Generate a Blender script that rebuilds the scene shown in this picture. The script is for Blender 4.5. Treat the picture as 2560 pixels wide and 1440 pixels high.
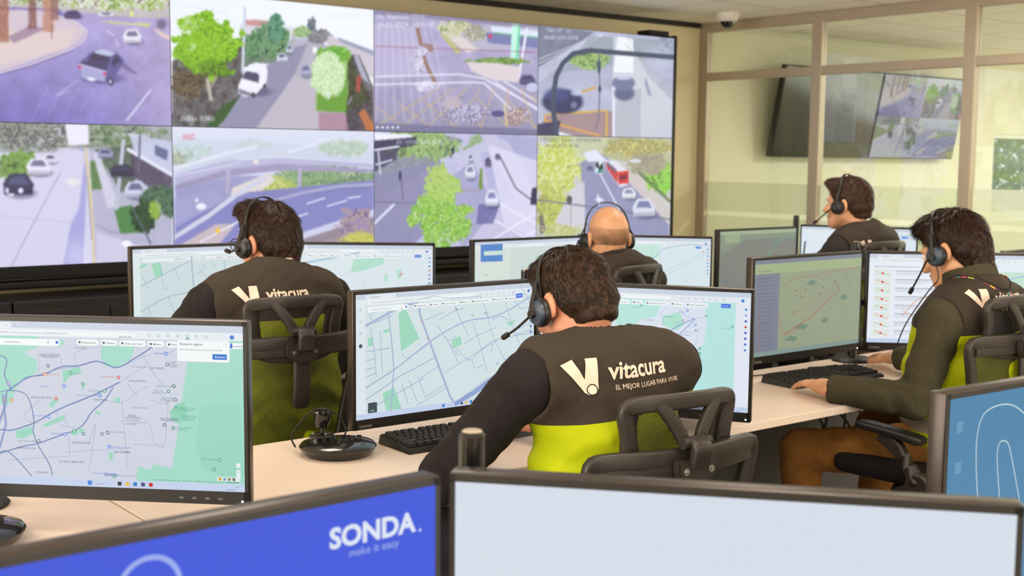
import bpy, bmesh, math, random
import numpy as np
from mathutils import Vector, Matrix, Euler
from mathutils.bvhtree import BVHTree
for o in list(bpy.data.objects): bpy.data.objects.remove(o, do_unlink=True)
SC = bpy.context.scene; COL = SC.collection
R = math.radians; PI = math.pi
rng = np.random.RandomState(7); random.seed(7)

# ------------------------------------------------------------------ camera, world, lights, exposure
EYE = 1.475
cam = bpy.data.cameras.new('camera'); camo = bpy.data.objects.new('camera', cam); COL.objects.link(camo)
right = Vector((0.780471, -0.62512, 0.00946)); up = Vector((0.057847, 0.087273, 0.994504)); fwd = Vector((0.62251, 0.775634, -0.104275))
camo.matrix_world = Matrix(((right.x, up.x, -fwd.x, 0), (right.y, up.y, -fwd.y, 0), (right.z, up.z, -fwd.z, EYE), (0, 0, 0, 1)))
cam.sensor_width = 36; cam.lens = 3111.7/2560*36; cam.clip_start = .05
cam.dof.use_dof = True; cam.dof.focus_distance = 2.75; cam.dof.aperture_fstop = 6.3
SC.camera = camo
SC.view_settings.view_transform = 'Standard'; SC.view_settings.look = 'None'
SC.view_settings.exposure = 0.0; SC.view_settings.gamma = 1; SC.view_settings.use_curve_mapping = False
W = bpy.data.worlds.new('world'); SC.world = W; W.use_nodes = True
W.node_tree.nodes['Background'].inputs[0].default_value = (.85, .95, 1, 1); W.node_tree.nodes['Background'].inputs[1].default_value = 1.3

def area(name, loc, sx, sy, power, col, rot=(0, 0, 0)):
    l = bpy.data.lights.new(name, 'AREA'); l.shape = 'RECTANGLE'; l.size = sx; l.size_y = sy; l.energy = power; l.color = col
    o = bpy.data.objects.new(name, l); COL.objects.link(o); o.location = loc; o.rotation_euler = rot; return o
WARM = (1, .885, .765)
for x in (-.6, 1.8, 4.2, 6.2):
    for y in (-1.2, 1.3, 3.5):
        area('ceiling_lamp', (x, y, 2.45), .6, .6, 14, WARM)
for x in (9.0, 11.6):
    for y in (1.2, 3.9):
        area('ceiling_lamp', (x, y, 2.45), .6, .6, 62, (1, .99, .9))
area('fill_light_behind_camera', (2.0, -2.9, 1.5), 6.0, 1.5, 165, (1, .93, .83), (R(90), 0, 0))  # added fill light, wall has no window; brightens ceiling and walls
area('fill_light_from_left', (-2.9, 2.5, 1.5), 1.4, 5.5, 190, (1, .94, .85), (0, R(-90), 0))  # unseen fill added before the blank left wall to lift the ceiling
area('fill_light_adjoining_room', (12.9, 3.0, 1.6), 1.4, 4.0, 62, (.98, 1, .86), (0, R(90), 0))  # fill added in the adjoining room, away from its window, for the ceiling

# ------------------------------------------------------------------ small helpers
def lin(c):
    c = np.asarray(c, float)
    if c.max() > 1.001: c = c/255.
    return np.where(c <= .04045, c/12.92, ((c+.055)/1.055)**2.4)
def L4(c): return (*[float(v) for v in lin(c)], 1.)
def put(o, label=None, cat=None, group=None, kind=None):
    if label: o['label'] = label
    if cat: o['category'] = cat
    if group: o['group'] = group
    if kind: o['kind'] = kind
    return o
def empty(name, loc=(0, 0, 0), rz=0, **k):
    o = bpy.data.objects.new(name, None); COL.objects.link(o); o.location = loc; o.rotation_euler = (0, 0, rz)
    o.empty_display_size = .05; return put(o, **k)
def link(name, me, mats, parent=None, loc=None, rot=None, smooth=False):
    o = bpy.data.objects.new(name, me); COL.objects.link(o)
    for m in (mats if isinstance(mats, (list, tuple)) else [mats]): me.materials.append(m)
    if parent is not None: o.parent = parent
    if loc is not None: o.location = loc
    if rot is not None: o.rotation_euler = rot
    if smooth: me.polygons.foreach_set('use_smooth', [True]*len(me.polygons))
    return o
def fin(name, bm, mats, parent=None, smooth=False, **k):
    me = bpy.data.meshes.new(name); bm.normal_update(); bm.to_mesh(me); bm.free()
    o = link(name, me, mats, parent, k.pop('loc', None), k.pop('rot', None))
    if smooth:
        me.polygons.foreach_set('use_smooth', [True]*len(me.polygons))
        try: me.set_sharp_from_angle(angle=R(40))
        except Exception: pass
    return put(o, **k)
def npmesh(name, V, F, mats, parent=None, smooth=True):
    me = bpy.data.meshes.new(name); V = np.asarray(V, np.float32); F = np.asarray(F, np.int32)
    me.vertices.add(len(V)); me.vertices.foreach_set('co', V.ravel())
    k = F.shape[1]; me.loops.add(F.size); me.loops.foreach_set('vertex_index', F.ravel())
    me.polygons.add(len(F)); me.polygons.foreach_set('loop_start', np.arange(0, F.size, k, dtype=np.int32))
    me.update(calc_edges=True)
    return link(name, me, mats, parent, smooth=smooth)
def BM(): return bmesh.new()
def box(bm, c, s, bev=0, seg=2, M=None, mi=0):
    T = Matrix.Translation(c) @ Matrix.Diagonal((*s, 1))
    if M is not None: T = M @ T
    r = bmesh.ops.create_cube(bm, size=1, matrix=T); vs = r['verts']
    fs = {f for v in vs for f in v.link_faces}
    for f in fs: f.material_index = mi
    if bev:
        es = list({e for v in vs for e in v.link_edges})
        g = bmesh.ops.bevel(bm, geom=es, offset=bev, segments=seg, affect='EDGES', profile=.5)
        for f in g['faces']: f.material_index = mi
def tube(bm, pts, r, n=10, mi=0, closed=False, cap=True):
    sweep(bm, pts, [(math.cos(2*PI*i/n), math.sin(2*PI*i/n)) for i in range(n)], r, mi=mi, closed=closed, cap=cap)
def sweep(bm, pts, sec, sc=1, mi=0, closed=False, cap=True, upv=(0, 0, 1)):
    """section (list of 2D points) swept along pts; sc: one scale, or one (sx, sy) per point"""
    pts = [Vector(p) for p in pts]; n = len(pts); rings = []; prev = None
    for i, p in enumerate(pts):
        a = pts[(i-1) % n] if (closed or i > 0) else p; b = pts[(i+1) % n] if (closed or i < n-1) else p
        t = (b-a).normalized(); u = Vector(upv) if prev is None else prev
        s = t.cross(u)
        if s.length < 1e-3: s = t.cross(Vector((1, .1, 0)))
        s.normalize(); u = s.cross(t).normalized(); 
        if prev is not None or True: prev = u if tuple(upv) == (0, 0, 1) else Vector(upv)
        k = sc[i] if isinstance(sc, list) else sc
        kx, ky = k if isinstance(k, (tuple, list)) else (k, k)
        rings.append([bm.verts.new(p + s*(q[0]*kx) + u*(q[1]*ky)) for q in sec])
    m = len(sec)
    for i in range(n if closed else n-1):
        A, B = rings[i], rings[(i+1) % n]
        for j in range(m):
            f = bm.faces.new((A[j], A[(j+1) % m], B[(j+1) % m], B[j])); f.material_index = mi; f.smooth = True
    if cap and not closed:
        for rg in (rings[0][::-1], rings[-1]):
            f = bm.faces.new(rg); f.material_index = mi
def rrect(w, h, r=.3, n=3):
    """rounded rectangle section, r in share of the smaller half side"""
    w, h = w/2, h/2; r = r*min(w, h)*2; o = []
    for cx, cy, a0 in ((w-r, h-r, 0), (-w+r, h-r, 90), (-w+r, -h+r, 180), (w-r, -h+r, 270)):
        for i in range(n+1):
            a = R(a0+90*i/n); o.append((cx+r*math.cos(a), cy+r*math.sin(a)))
    return o
def lathe(bm, prof, n=32, M=None, mi=0):
    """profile [(r, z)] turned about z"""
    rings = []
    for r, z in prof:
        ring = []
        for i in range(n):
            a = 2*PI*i/n; v = Vector((r*math.cos(a), r*math.sin(a), z)); ring.append(bm.verts.new(M @ v if M else v))
        rings.append(ring)
    for A, B in zip(rings, rings[1:]):
        for j in range(n):
            f = bm.faces.new((A[j], A[(j+1) % n], B[(j+1) % n], B[j])); f.material_index = mi; f.smooth = True
    for rg in (rings[0][::-1], rings[-1]):
        f = bm.faces.new(rg); f.material_index = mi
def axisM(p, d):
    """matrix taking +z to direction d at p"""
    return Matrix.Translation(p) @ Vector((0, 0, 1)).rotation_difference(Vector(d)).to_matrix().to_4x4()
def smooth_path(pts, k=6, closed=False):
    P = [Vector(p) for p in pts]; n = len(P); out = []
    for i in range(n if closed else n-1):
        g = (lambda q: P[q % n]) if closed else (lambda q: P[max(0, min(n-1, q))])
        a, b, c, d = g(i-1), g(i), g(i+1), g(i+2)
        for j in range(k):
            t = j/k; out.append(.5*((2*b)+(c-a)*t+(2*a-5*b+4*c-d)*t*t+(3*b-a-3*c+d)*t**3))
    if not closed: out.append(P[-1])
    return out

# ------------------------------------------------------------------ procedural materials
def mat(name, col, rough=.5, metal=0, var=.06, nscale=30, bump=0, bscale=200, spec=.5, coat=0, sub=0):
    m = bpy.data.materials.new(name); m.use_nodes = True; nt = m.node_tree; N = nt.nodes; P = N['Principled BSDF']
    tc = N.new('ShaderNodeTexCoord'); no = N.new('ShaderNodeTexNoise'); no.inputs['Scale'].default_value = nscale; no.inputs['Detail'].default_value = 4
    nt.links.new(tc.outputs['Object'], no.inputs['Vector'])
    cr = N.new('ShaderNodeValToRGB'); c = np.array(L4(col)[:3])
    cr.color_ramp.elements[0].position = .3; cr.color_ramp.elements[1].position = .7
    cr.color_ramp.elements[0].color = (*np.clip(c*(1-var), 0, 1), 1); cr.color_ramp.elements[1].color = (*np.clip(c*(1+var), 0, 1), 1)
    nt.links.new(no.outputs['Fac'], cr.inputs[0]); nt.links.new(cr.outputs[0], P.inputs['Base Color'])
    P.inputs['Roughness'].default_value = rough; P.inputs['Metallic'].default_value = metal
    P.inputs['Specular IOR Level'].default_value = spec; P.inputs['Coat Weight'].default_value = coat
    if sub:
        P.inputs['Subsurface Weight'].default_value = sub; P.inputs['Subsurface Radius'].default_value = (.012, .004, .002)
    if bump:
        n2 = N.new('ShaderNodeTexNoise'); n2.inputs['Scale'].default_value = bscale; n2.inputs['Detail'].default_value = 3
        nt.links.new(tc.outputs['Object'], n2.inputs['Vector']); b = N.new('ShaderNodeBump'); b.inputs['Strength'].default_value = bump; b.inputs['Distance'].default_value = .004
        nt.links.new(n2.outputs['Fac'], b.inputs['Height']); nt.links.new(b.outputs[0], P.inputs['Normal'])
    return m
M = {}
M['floor'] = mat('floor_light_grey_vinyl', (150, 141, 131), .7, var=.05, nscale=12)
M['wall'] = mat('painted_wall_cream', (226, 212, 174), .85, var=.015, nscale=3, bump=.05, bscale=400)
M['wall_green'] = mat('painted_wall_pale_green', (226, 224, 204), .85, var=.015, nscale=3)
M['alu'] = mat('anodised_beige_aluminium', (184, 170, 150), .4, .25, var=.03, nscale=8)
M['white'] = mat('white_plastic', (228, 222, 212), .4, var=.02)
M['black'] = mat('black_plastic', (26, 24, 24), .42, var=.1, nscale=60, bump=.06, bscale=900)
M['blackg'] = mat('black_gloss_plastic', (22, 19, 19), .16, var=.1, spec=.6, coat=.3)
M['chairp'] = mat('black_chair_nylon', (50, 44, 41), .36, var=.1, nscale=40, bump=.12, bscale=1100)
M['blackm'] = mat('black_powder_coated_steel', (20, 19, 20), .5, .3, var=.1)
M['steel'] = mat('brushed_steel', (170, 168, 165), .3, .9, var=.05)
M['deskw'] = mat('white_laminate', (232, 214, 198), .38, var=.02, nscale=6)
M['grey'] = mat('grey_panel', (92, 90, 90), .6, var=.05)
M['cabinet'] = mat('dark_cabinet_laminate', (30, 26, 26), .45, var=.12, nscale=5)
M['skin'] = mat('skin_tan', (206, 142, 110), .48, var=.09, nscale=35, bump=.08, bscale=260, sub=.12)
M['skin2'] = mat('skin_light_tan', (212, 158, 120), .42, var=.1, nscale=28, bump=.06, bscale=260, sub=.12)
M['fabk'] = mat('black_woven_fabric', (44, 41, 40), .8, var=.12, nscale=90, bump=.25, bscale=700, spec=.25)
M['fabn'] = mat('dark_shirt_fabric', (36, 31, 33), .85, var=.15, nscale=60, bump=.2, bscale=500, spec=.2)
M['sweat'] = mat('dark_olive_knit', (70, 66, 50), .9, var=.12, nscale=150, bump=.35, bscale=600, spec=.15)
M['khaki'] = mat('brown_khaki_cotton', (146, 100, 48), .85, var=.12, nscale=50, bump=.2, bscale=500, spec=.2)
M['jean'] = mat('dark_trouser_cotton', (38, 40, 48), .85, var=.12, nscale=50)
M['logo'] = mat('reflective_cream_print', (236, 214, 196), .55, var=.05, nscale=300)
M['collar'] = mat('cream_shirt_collar', (222, 200, 180), .8, var=.04)
M['shoe'] = mat('black_shoe_leather', (25, 22, 20), .4)
M['leaf'] = mat('leaf_green', (120, 150, 70), .6, var=.5, nscale=9)
M['bark'] = mat('bark_brown', (88, 70, 52), .9, var=.3, nscale=20)
M['sill'] = mat('white_window_frame', (225, 228, 215), .5, var=.02)
M['bluecup'] = mat('slate_blue_ear_cup', (52, 66, 82), .35, var=.06)
M['eye'] = mat('eye_white', (225, 218, 210), .15, var=.02)
M['edge'] = mat('satin_dark_metal_edge', (66, 59, 55), .3, .6, var=.05)
M['greylogo'] = mat('grey_printed_logo', (150, 146, 142), .5)
M['key'] = mat('black_key_caps', (30, 29, 29), .38, var=.1, nscale=200)
M['led'] = None

def ceiling_mat():
    m = mat('ceiling_tile', (232, 222, 205), .9, var=.02, nscale=200); nt = m.node_tree; N = nt.nodes; P = N['Principled BSDF']
    tc = N.new('ShaderNodeTexCoord'); br = N.new('ShaderNodeTexBrick'); br.offset = 0; br.squash = 1
    br.inputs['Scale'].default_value = 1; br.inputs['Brick Width'].default_value = .61; br.inputs['Row Height'].default_value = .61; br.inputs['Mortar Size'].default_value = .008
    br.inputs['Color1'].default_value = br.inputs['Color2'].default_value = L4((248, 242, 230)); br.inputs['Mortar'].default_value = L4((206, 196, 180))
    nt.links.new(tc.outputs['Object'], br.inputs['Vector']); nt.links.new(br.outputs['Color'], P.inputs['Base Color']); return m
M['ceil'] = ceiling_mat()
def emis_attr(name, strength, rough=.35, spec=.25):
    m = bpy.data.materials.new(name); m.use_nodes = True; nt = m.node_tree; P = nt.nodes['Principled BSDF']
    a = nt.nodes.new('ShaderNodeAttribute'); a.attribute_name = 'picture'
    P.inputs['Base Color'].default_value = (.01, .01, .01, 1); P.inputs['Roughness'].default_value = rough; P.inputs['Specular IOR Level'].default_value = spec
    nt.links.new(a.outputs['Color'], P.inputs['Emission Color']); P.inputs['Emission Strength'].default_value = strength
    return m
M['feed'] = emis_attr('lit_video_panel', 1.0); M['lcd'] = emis_attr('lit_lcd_panel', .97); M['tvlcd'] = emis_attr('lit_television_panel', .5)
def glow(name, col, s):
    m = mat(name, col); P = m.node_tree.nodes['Principled BSDF']; P.inputs['Emission Color'].default_value = L4(col); P.inputs['Emission Strength'].default_value = s; return m
M['led'] = glow('white_power_light', (255, 255, 250), 3)
def glass_mat(name, haze=0, tint=(.97, .99, .95)):
    m = bpy.data.materials.new(name); m.use_nodes = True; nt = m.node_tree; N = nt.nodes; N.clear()
    out = N.new('ShaderNodeOutputMaterial'); tr = N.new('ShaderNodeBsdfTransparent'); tr.inputs[0].default_value = (*tint, 1)
    gl = N.new('ShaderNodeBsdfGlossy'); gl.inputs['Roughness'].default_value = .02 if not haze else .3; fr = N.new('ShaderNodeFresnel'); fr.inputs[0].default_value = 2.3
    ge = N.new('ShaderNodeNewGeometry'); fm = N.new('ShaderNodeMath'); fm.operation = 'SUBTRACT'; fm.use_clamp = True; nt.links.new(fr.outputs[0], fm.inputs[0]); nt.links.new(ge.outputs['Backfacing'], fm.inputs[1])
    mx = N.new('ShaderNodeMixShader'); nt.links.new(fm.outputs[0], mx.inputs[0]); nt.links.new(tr.outputs[0], mx.inputs[1]); nt.links.new(gl.outputs[0], mx.inputs[2])
    last = mx
    if haze:
        df = N.new('ShaderNodeBsdfDiffuse'); df.inputs[0].default_value = L4((236, 236, 222)); tl = N.new('ShaderNodeBsdfTranslucent'); tl.inputs[0].default_value = L4((240, 242, 226))
        no = N.new('ShaderNodeTexNoise'); no.inputs['Scale'].default_value = 900; m1 = N.new('ShaderNodeMixShader'); m1.inputs[0].default_value = .55
        nt.links.new(df.outputs[0], m1.inputs[1]); nt.links.new(tl.outputs[0], m1.inputs[2])
        m2 = N.new('ShaderNodeMixShader'); m2.inputs[0].default_value = haze; nt.links.new(mx.outputs[0], m2.inputs[1]); nt.links.new(m1.outputs[0], m2.inputs[2]); last = m2
    nt.links.new(last.outputs[0], out.inputs[0]); return m
M['glass'] = glass_mat('clear_glass'); M['frost'] = glass_mat('frosted_film', .55)
def net_mat():
    m = bpy.data.materials.new('black_chair_mesh'); m.use_nodes = True; nt = m.node_tree; N = nt.nodes; P = N['Principled BSDF']
    P.inputs['Base Color'].default_value = L4((24, 22, 22)); P.inputs['Roughness'].default_value = .6
    tc = N.new('ShaderNodeTexCoord'); sp = N.new('ShaderNodeSeparateXYZ'); nt.links.new(tc.outputs['Object'], sp.inputs[0])
    def mth(op, a, b=None, c=None):
        n = N.new('ShaderNodeMath'); n.operation = op
        for i, v in enumerate((a, b, c)):
            if v is None: continue
            if isinstance(v, (int, float)): n.inputs[i].default_value = v
            else: nt.links.new(v, n.inputs[i])
        return n.outputs[0]
    k = 2*PI/.0052
    a = mth('COSINE', mth('MULTIPLY', mth('ADD', sp.outputs[0], sp.outputs[2]), k)); b = mth('COSINE', mth('MULTIPLY', mth('SUBTRACT', sp.outputs[0], sp.outputs[2]), k))
    hole = mth('GREATER_THAN', mth('ADD', a, b), .38)
    tr = N.new('ShaderNodeBsdfTransparent'); mx = N.new('ShaderNodeMixShader'); out = N['Material Output']
    nt.links.new(hole, mx.inputs[0]); nt.links.new(P.outputs[0], mx.inputs[1]); nt.links.new(tr.outputs[0], mx.inputs[2]); nt.links.new(mx.outputs[0], out.inputs[0]); return m
M['net'] = net_mat()
def vest_mat(name, zc, zb, tilt=0):
    """black yoke over fluorescent yellow with two sewn grey reflective bands, split by height on the garment"""
    m = mat(name, (200, 220, 20), .75, spec=.2, bump=.2, bscale=420); nt = m.node_tree; N = nt.nodes; P = N['Principled BSDF']
    tc = N.new('ShaderNodeTexCoord'); sp = N.new('ShaderNodeSeparateXYZ'); nt.links.new(tc.outputs['Object'], sp.inputs[0])
    mr = N.new('ShaderNodeMapRange'); mr.inputs[1].default_value = .4; mr.inputs[2].default_value = 1.4; ml = N.new('ShaderNodeMath'); ml.operation = 'MULTIPLY_ADD'; ml.inputs[1].default_value = -tilt; nt.links.new(sp.outputs[0], ml.inputs[0]); nt.links.new(sp.outputs[2], ml.inputs[2]); nt.links.new(ml.outputs[0], mr.inputs[0])
    cr = N.new('ShaderNodeValToRGB'); cr.color_ramp.interpolation = 'CONSTANT'; e = cr.color_ramp.elements
    ye = L4((172, 184, 5)); gr = L4((150, 140, 128)); bk = L4((58, 50, 42))
    e[0].position = 0; e[0].color = gr; e[1].position = zb-.4; e[1].color = ye
    for z, c in ((zb+.055, gr), (zb+.095, ye), (zc, bk)):
        k = e.new(z-.4); k.color = c
    nt.links.new(mr.outputs[0], cr.inputs[0]); nt.links.new(cr.outputs[0], P.inputs['Base Color']); return m
def hair_mat(name, c0, c1, rough=.42):
    m = mat(name, c0, rough, spec=.22); nt = m.node_tree; N = nt.nodes; cr = [n for n in N if n.type == 'VALTORGB'][0]
    cr.color_ramp.elements[0].color = L4(c0); cr.color_ramp.elements[1].color = L4(c1); cr.color_ramp.elements[0].position = .4; cr.color_ramp.elements[1].position = .75
    no = [n for n in N if n.type == 'TEX_NOISE'][0]; no.inputs['Scale'].default_value = 90; return m

# ------------------------------------------------------------------ text outlines
_tc = bpy.data.curves.new('writing', 'FONT'); _to = bpy.data.objects.new('writing', _tc); _cache = {}
def text2d(s, bold=0.):
    """triangulated outline of a string at size 1: verts (n,2), faces, width"""
    key = (s, bold)
    if key not in _cache:
        if _to.name not in COL.objects: COL.objects.link(_to)
        _tc.body = s; _tc.offset = bold; _tc.resolution_u = 3; _tc.size = 1
        bpy.context.view_layer.update(); dg = bpy.context.evaluated_depsgraph_get(); me = _to.evaluated_get(dg).to_mesh()
        v = np.array([w.co[:2] for w in me.vertices]) if len(me.vertices) else np.zeros((0, 2)); f = [list(p.vertices) for p in me.polygons]
        _to.evaluated_get(dg).to_mesh_clear(); _cache[key] = (v, f, float(v[:, 0].max()) if len(v) else 0)
    return _cache[key]

# ------------------------------------------------------------------ pictures drawn on screens
def homog(src, dst):
    A = []; b = []
    for (x, y), (u, v) in zip(src, dst):
        A += [[x, y, 1, 0, 0, 0, -u*x, -u*y], [0, 0, 0, x, y, 1, -v*x, -v*y]]; b += [u, v]
    return np.append(np.linalg.solve(np.array(A, float), np.array(b, float)), 1).reshape(3, 3)
class Canvas:
    """flat coloured shapes on a screen of w x h metres; drawing units are the 1920 x 1080 pixels of that screen"""
    def __init__(s, w, h, quad=None):
        s.w, s.h = w, h; s.V = []; s.F = []; s.C = []; s.n = 0
        s.H = homog(quad, [(0, 0), (1920, 0), (1920, 1080), (0, 1080)]) if quad else None
    def q(s, pts):
        p = np.asarray(pts, float)
        if s.H is None: return p
        h = np.c_[p, np.ones(len(p))] @ s.H.T; return h[:, :2]/h[:, 2:]
    def add(s, P, faces, col, lay):
        P = np.asarray(P, float); P = np.c_[np.clip(P[:, 0], 0, 1920), np.clip(P[:, 1], 0, 1080)]
        v = np.c_[(P[:, 0]/1920-.5)*s.w, np.full(len(P), -.00012*lay), (.5-P[:, 1]/1080)*s.h]
        s.V.append(v); c = lin(col)
        for f in faces: s.F.append([i+s.n for i in f]); s.C.append(c)
        s.n += len(P)
    def rect(s, x, y, w, h, col, lay=1, r=0):
        if r:
            P = [(x+w/2+a, y+h/2+b) for a, b in rrect(w, h, r/min(w, h), 4)]
        else: P = [(x, y), (x+w, y), (x+w, y+h), (x, y+h)]
        s.add(P, [list(range(len(P)))], col, lay)
    def poly(s, pts, col, lay=1, px=True):
        P = s.q(pts) if px else np.asarray(pts, float)
        bm = BM(); vs = [bm.verts.new((a, b, 0)) for a, b in P]
        if len(vs) == 4 or len(vs) == 3: s.add(P, [list(range(len(P)))], col, lay); bm.free(); return
        es = [bm.edges.new((vs[i], vs[(i+1) % len(vs)])) for i in range(len(vs))]
        g = bmesh.ops.triangle_fill(bm, use_beauty=True, edges=es); bm.verts.index_update()
        s.add([v.co[:2] for v in bm.verts], [[v.index for v in f.verts] for f in bm.faces], col, lay); bm.free()
    def line(s, pts, w, col, lay=3, px=True, curve=False):
        P = s.q(pts) if px else np.asarray(pts, float)
        if curve: P = np.array([v[:2] for v in smooth_path([(a, b, 0) for a, b in P], 5)])
        n = len(P); T = np.gradient(P, axis=0) if n > 2 else np.array([P[1]-P[0]]*2); T /= np.linalg.norm(T, axis=1)[:, None]+1e-9
        Nn = np.c_[-T[:, 1], T[:, 0]]*w/2; Q = np.r_[P+Nn, P-Nn]
        s.add(Q, [[i, i+1, n+i+1, n+i] for i in range(n-1)], col, lay)
    def disc(s, p, r, col, lay=5, px=True, hole=0, n=16):
        c = s.q([p])[0] if px else np.array(p, float); a = np.arange(n)*2*PI/n; e = np.c_[np.cos(a), np.sin(a)]
        if hole: s.add(np.r_[c+e*r, c+e*hole], [[i, (i+1) % n, n+(i+1) % n, n+i] for i in range(n)], col, lay)
        else: s.add(c+e*r, [list(range(n))], col, lay)
    def text(s, st, p, size, col, lay=6, px=True, rot=0, bold=0., align='l', sx=1):
        v, f, wd = text2d(st, bold)
        if not len(v): return
        c = s.q([p])[0] if px else np.array(p, float); v = v*size*np.array([sx, 1])
        if align == 'c': v = v-[wd*sx*size/2, 0]
        if align == 'r': v = v-[wd*sx*size, 0]
        ca, sa = math.cos(R(rot)), math.sin(R(rot)); v = np.c_[v[:, 0]*ca+v[:, 1]*sa, -(-v[:, 0]*sa+v[:, 1]*ca)]
        v = np.c_[v[:, 0], v[:, 1]]; s.add(c+v, f, col, lay)
    def build(s, name, parent, material, loc=(0, 0, 0)):
        V = np.concatenate(s.V); me = bpy.data.meshes.new(name); me.from_pydata(V.tolist(), [], s.F); me.update()
        at = me.color_attributes.new('picture', 'FLOAT_COLOR', 'CORNER'); cols = np.ones((len(me.loops), 4), np.float32); k = 0
        ls = [len(f) for f in s.F]; cols[:, :3] = np.repeat(np.array(s.C, np.float32), ls, axis=0); at.data.foreach_set('color', cols.ravel())
        return link(name, me, material, parent, loc)
def vnoise(x, y, seed=0):
    r = np.random.RandomState(seed).rand(64, 64); xi = np.floor(x).astype(int); yi = np.floor(y).astype(int); fx = x-xi; fy = y-yi
    fx = fx*fx*(3-2*fx); fy = fy*fy*(3-2*fy); g = lambda a, b: r[(xi+a) % 64, (yi+b) % 64]
    return (g(0, 0)*(1-fx)+g(1, 0)*fx)*(1-fy)+(g(0, 1)*(1-fx)+g(1, 1)*fx)*fy
def fbm(x, y, seed=0): return (vnoise(x, y, seed)*.5+vnoise(x*2.1, y*2.1, seed+1)*.3+vnoise(x*4.3, y*4.3, seed+2)*.2)
class Paint:
    """a camera feed painted on the grid of one video panel; drawing units are those the four corners are given in"""
    def __init__(s, quad, base, nx=300, ny=170):
        s.nx, s.ny = nx, ny; Hm = homog([(0, 0), (1, 0), (1, 1), (0, 1)], quad)
        u, v = np.meshgrid(np.linspace(0, 1, nx), np.linspace(0, 1, ny)); h = np.stack([u, v, np.ones_like(u)], -1) @ Hm.T
        s.X = h[..., 0]/h[..., 2]; s.Y = h[..., 1]/h[..., 2]; s.u, s.v = u, v; s.B = np.zeros((ny, nx, 3))+np.array(base, float)
    def mix(s, a, c): s.B += (np.array(c, float)-s.B)*np.clip(a, 0, 1)[..., None]
    def grad(s, y0, y1, c, x0=None, x1=None):
        t = (s.Y-y0)/(y1-y0) if x0 is None else (s.X-x0)/(x1-x0); s.mix(np.clip(t, 0, 1), c)
    def poly(s, pts, c, a=1, n=0, sc=12):
        p = np.array(pts, float); ins = np.zeros(s.X.shape, bool); j = len(p)-1
        for i in range(len(p)):
            xi, yi, xj, yj = *p[i], *p[j]
            with np.errstate(divide='ignore', invalid='ignore'):
                ins ^= ((yi > s.Y) != (yj > s.Y)) & (s.X < (xj-xi)*(s.Y-yi)/(yj-yi+1e-9)+xi)
            j = i
        m = ins.astype(float)
        for _ in range(1): m = (m+np.roll(m, 1, 0)+np.roll(m, -1, 0)+np.roll(m, 1, 1)+np.roll(m, -1, 1))/5
        if n: m = m*(1-n*fbm(s.X/sc, s.Y/sc, len(p)))
        s.mix(m*a, c)
    def line(s, pts, w, c, a=1):
        d = np.full(s.X.shape, 1e9)
        for (x0, y0), (x1, y1) in zip(pts, pts[1:]):
            L2 = (x1-x0)**2+(y1-y0)**2+1e-9; t = np.clip(((s.X-x0)*(x1-x0)+(s.Y-y0)*(y1-y0))/L2, 0, 1); d = np.minimum(d, np.hypot(s.X-x0-t*(x1-x0), s.Y-y0-t*(y1-y0)))
        s.mix(np.clip((w/2+.8-d)/1.6, 0, 1)*a, c)
    def ell(s, x, y, rx, ry, c, a=1, soft=.15):
        d = np.hypot((s.X-x)/rx, (s.Y-y)/ry); s.mix(np.clip((1-d)/soft, 0, 1)*a, c)
    def fol(s, x, y, rx, ry, cols, sc=7, seed=1, ragged=.7, a=1):
        d = np.hypot((s.X-x)/rx, (s.Y-y)/ry); n = fbm(s.X/sc, s.Y/sc, seed)*.45+fbm(s.X/(sc*3.4), s.Y/(sc*3.4), seed+5)*.55
        m = np.clip((1-d+ragged*1.9*(n-.5))/.14, 0, 1); n2 = fbm(s.X/sc*1.2+9, s.Y/sc*1.2, seed+7)*.65+fbm(s.X/(sc*4)+3, s.Y/(sc*4), seed+9)*.35; k = len(cols)
        n2 = np.clip((n2-.22)/.56, 0, .999)*k
        for i, c in enumerate(cols): s.mix(m*a*((n2 >= i) & (n2 < i+1)), c)
    def noise(s, amt, sc=20, seed=3): s.B *= (1+amt*(fbm(s.X/sc, s.Y/sc, seed)-.5))[..., None]
    def text(s, st, x, y, h, c, a=.85):
        v, f, wd = text2d(st, .01)
        for q in f:
            s.poly([(x+v[i, 0]*h, y-v[i, 1]*h) for i in q], c, a)
    def car(s, x, y, w, h, body, dark=(60, 60, 90), sh=True):
        if sh: s.ell(x+w*.1, y+h*.35, w*.62, h*.3, (70, 65, 100), .5, .4)
        s.poly([(x-w*.5, y-h*.05), (x-w*.3, y-h*.45), (x+w*.25, y-h*.5), (x+w*.5, y-h*.05), (x+w*.48, y+h*.38), (x-w*.45, y+h*.4)], body)
        s.poly([(x-w*.34, y-h*.02), (x-w*.22, y-h*.34), (x+w*.2, y-h*.36), (x+w*.36, y-h*.02)], dark, .85)
        s.poly([(x-w*.45, y+h*.22), (x+w*.45, y+h*.2), (x+w*.45, y+h*.4), (x-w*.42, y+h*.42)], [k*.75 for k in body], .7)
    def mesh(s, name, w, h, parent, material, loc=(0, 0, 0)):
        V = np.stack([(s.u-.5)*w, np.zeros_like(s.u), (.5-s.v)*h], -1).reshape(-1, 3); nx, ny = s.nx, s.ny
        i = (np.arange(ny-1)[:, None]*nx+np.arange(nx-1)[None]).ravel(); F = np.c_[i+nx, i+nx+1, i+1, i]
        o = npmesh(name, V, F, material, parent, False); o.location = loc; at = o.data.color_attributes.new('picture', 'FLOAT_COLOR', 'POINT')
        c = np.ones((nx*ny, 4), np.float32); c[:, :3] = lin(np.clip(s.B, 2, 255).reshape(-1, 3)); at.data.foreach_set('color', c.ravel()); return o

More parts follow.
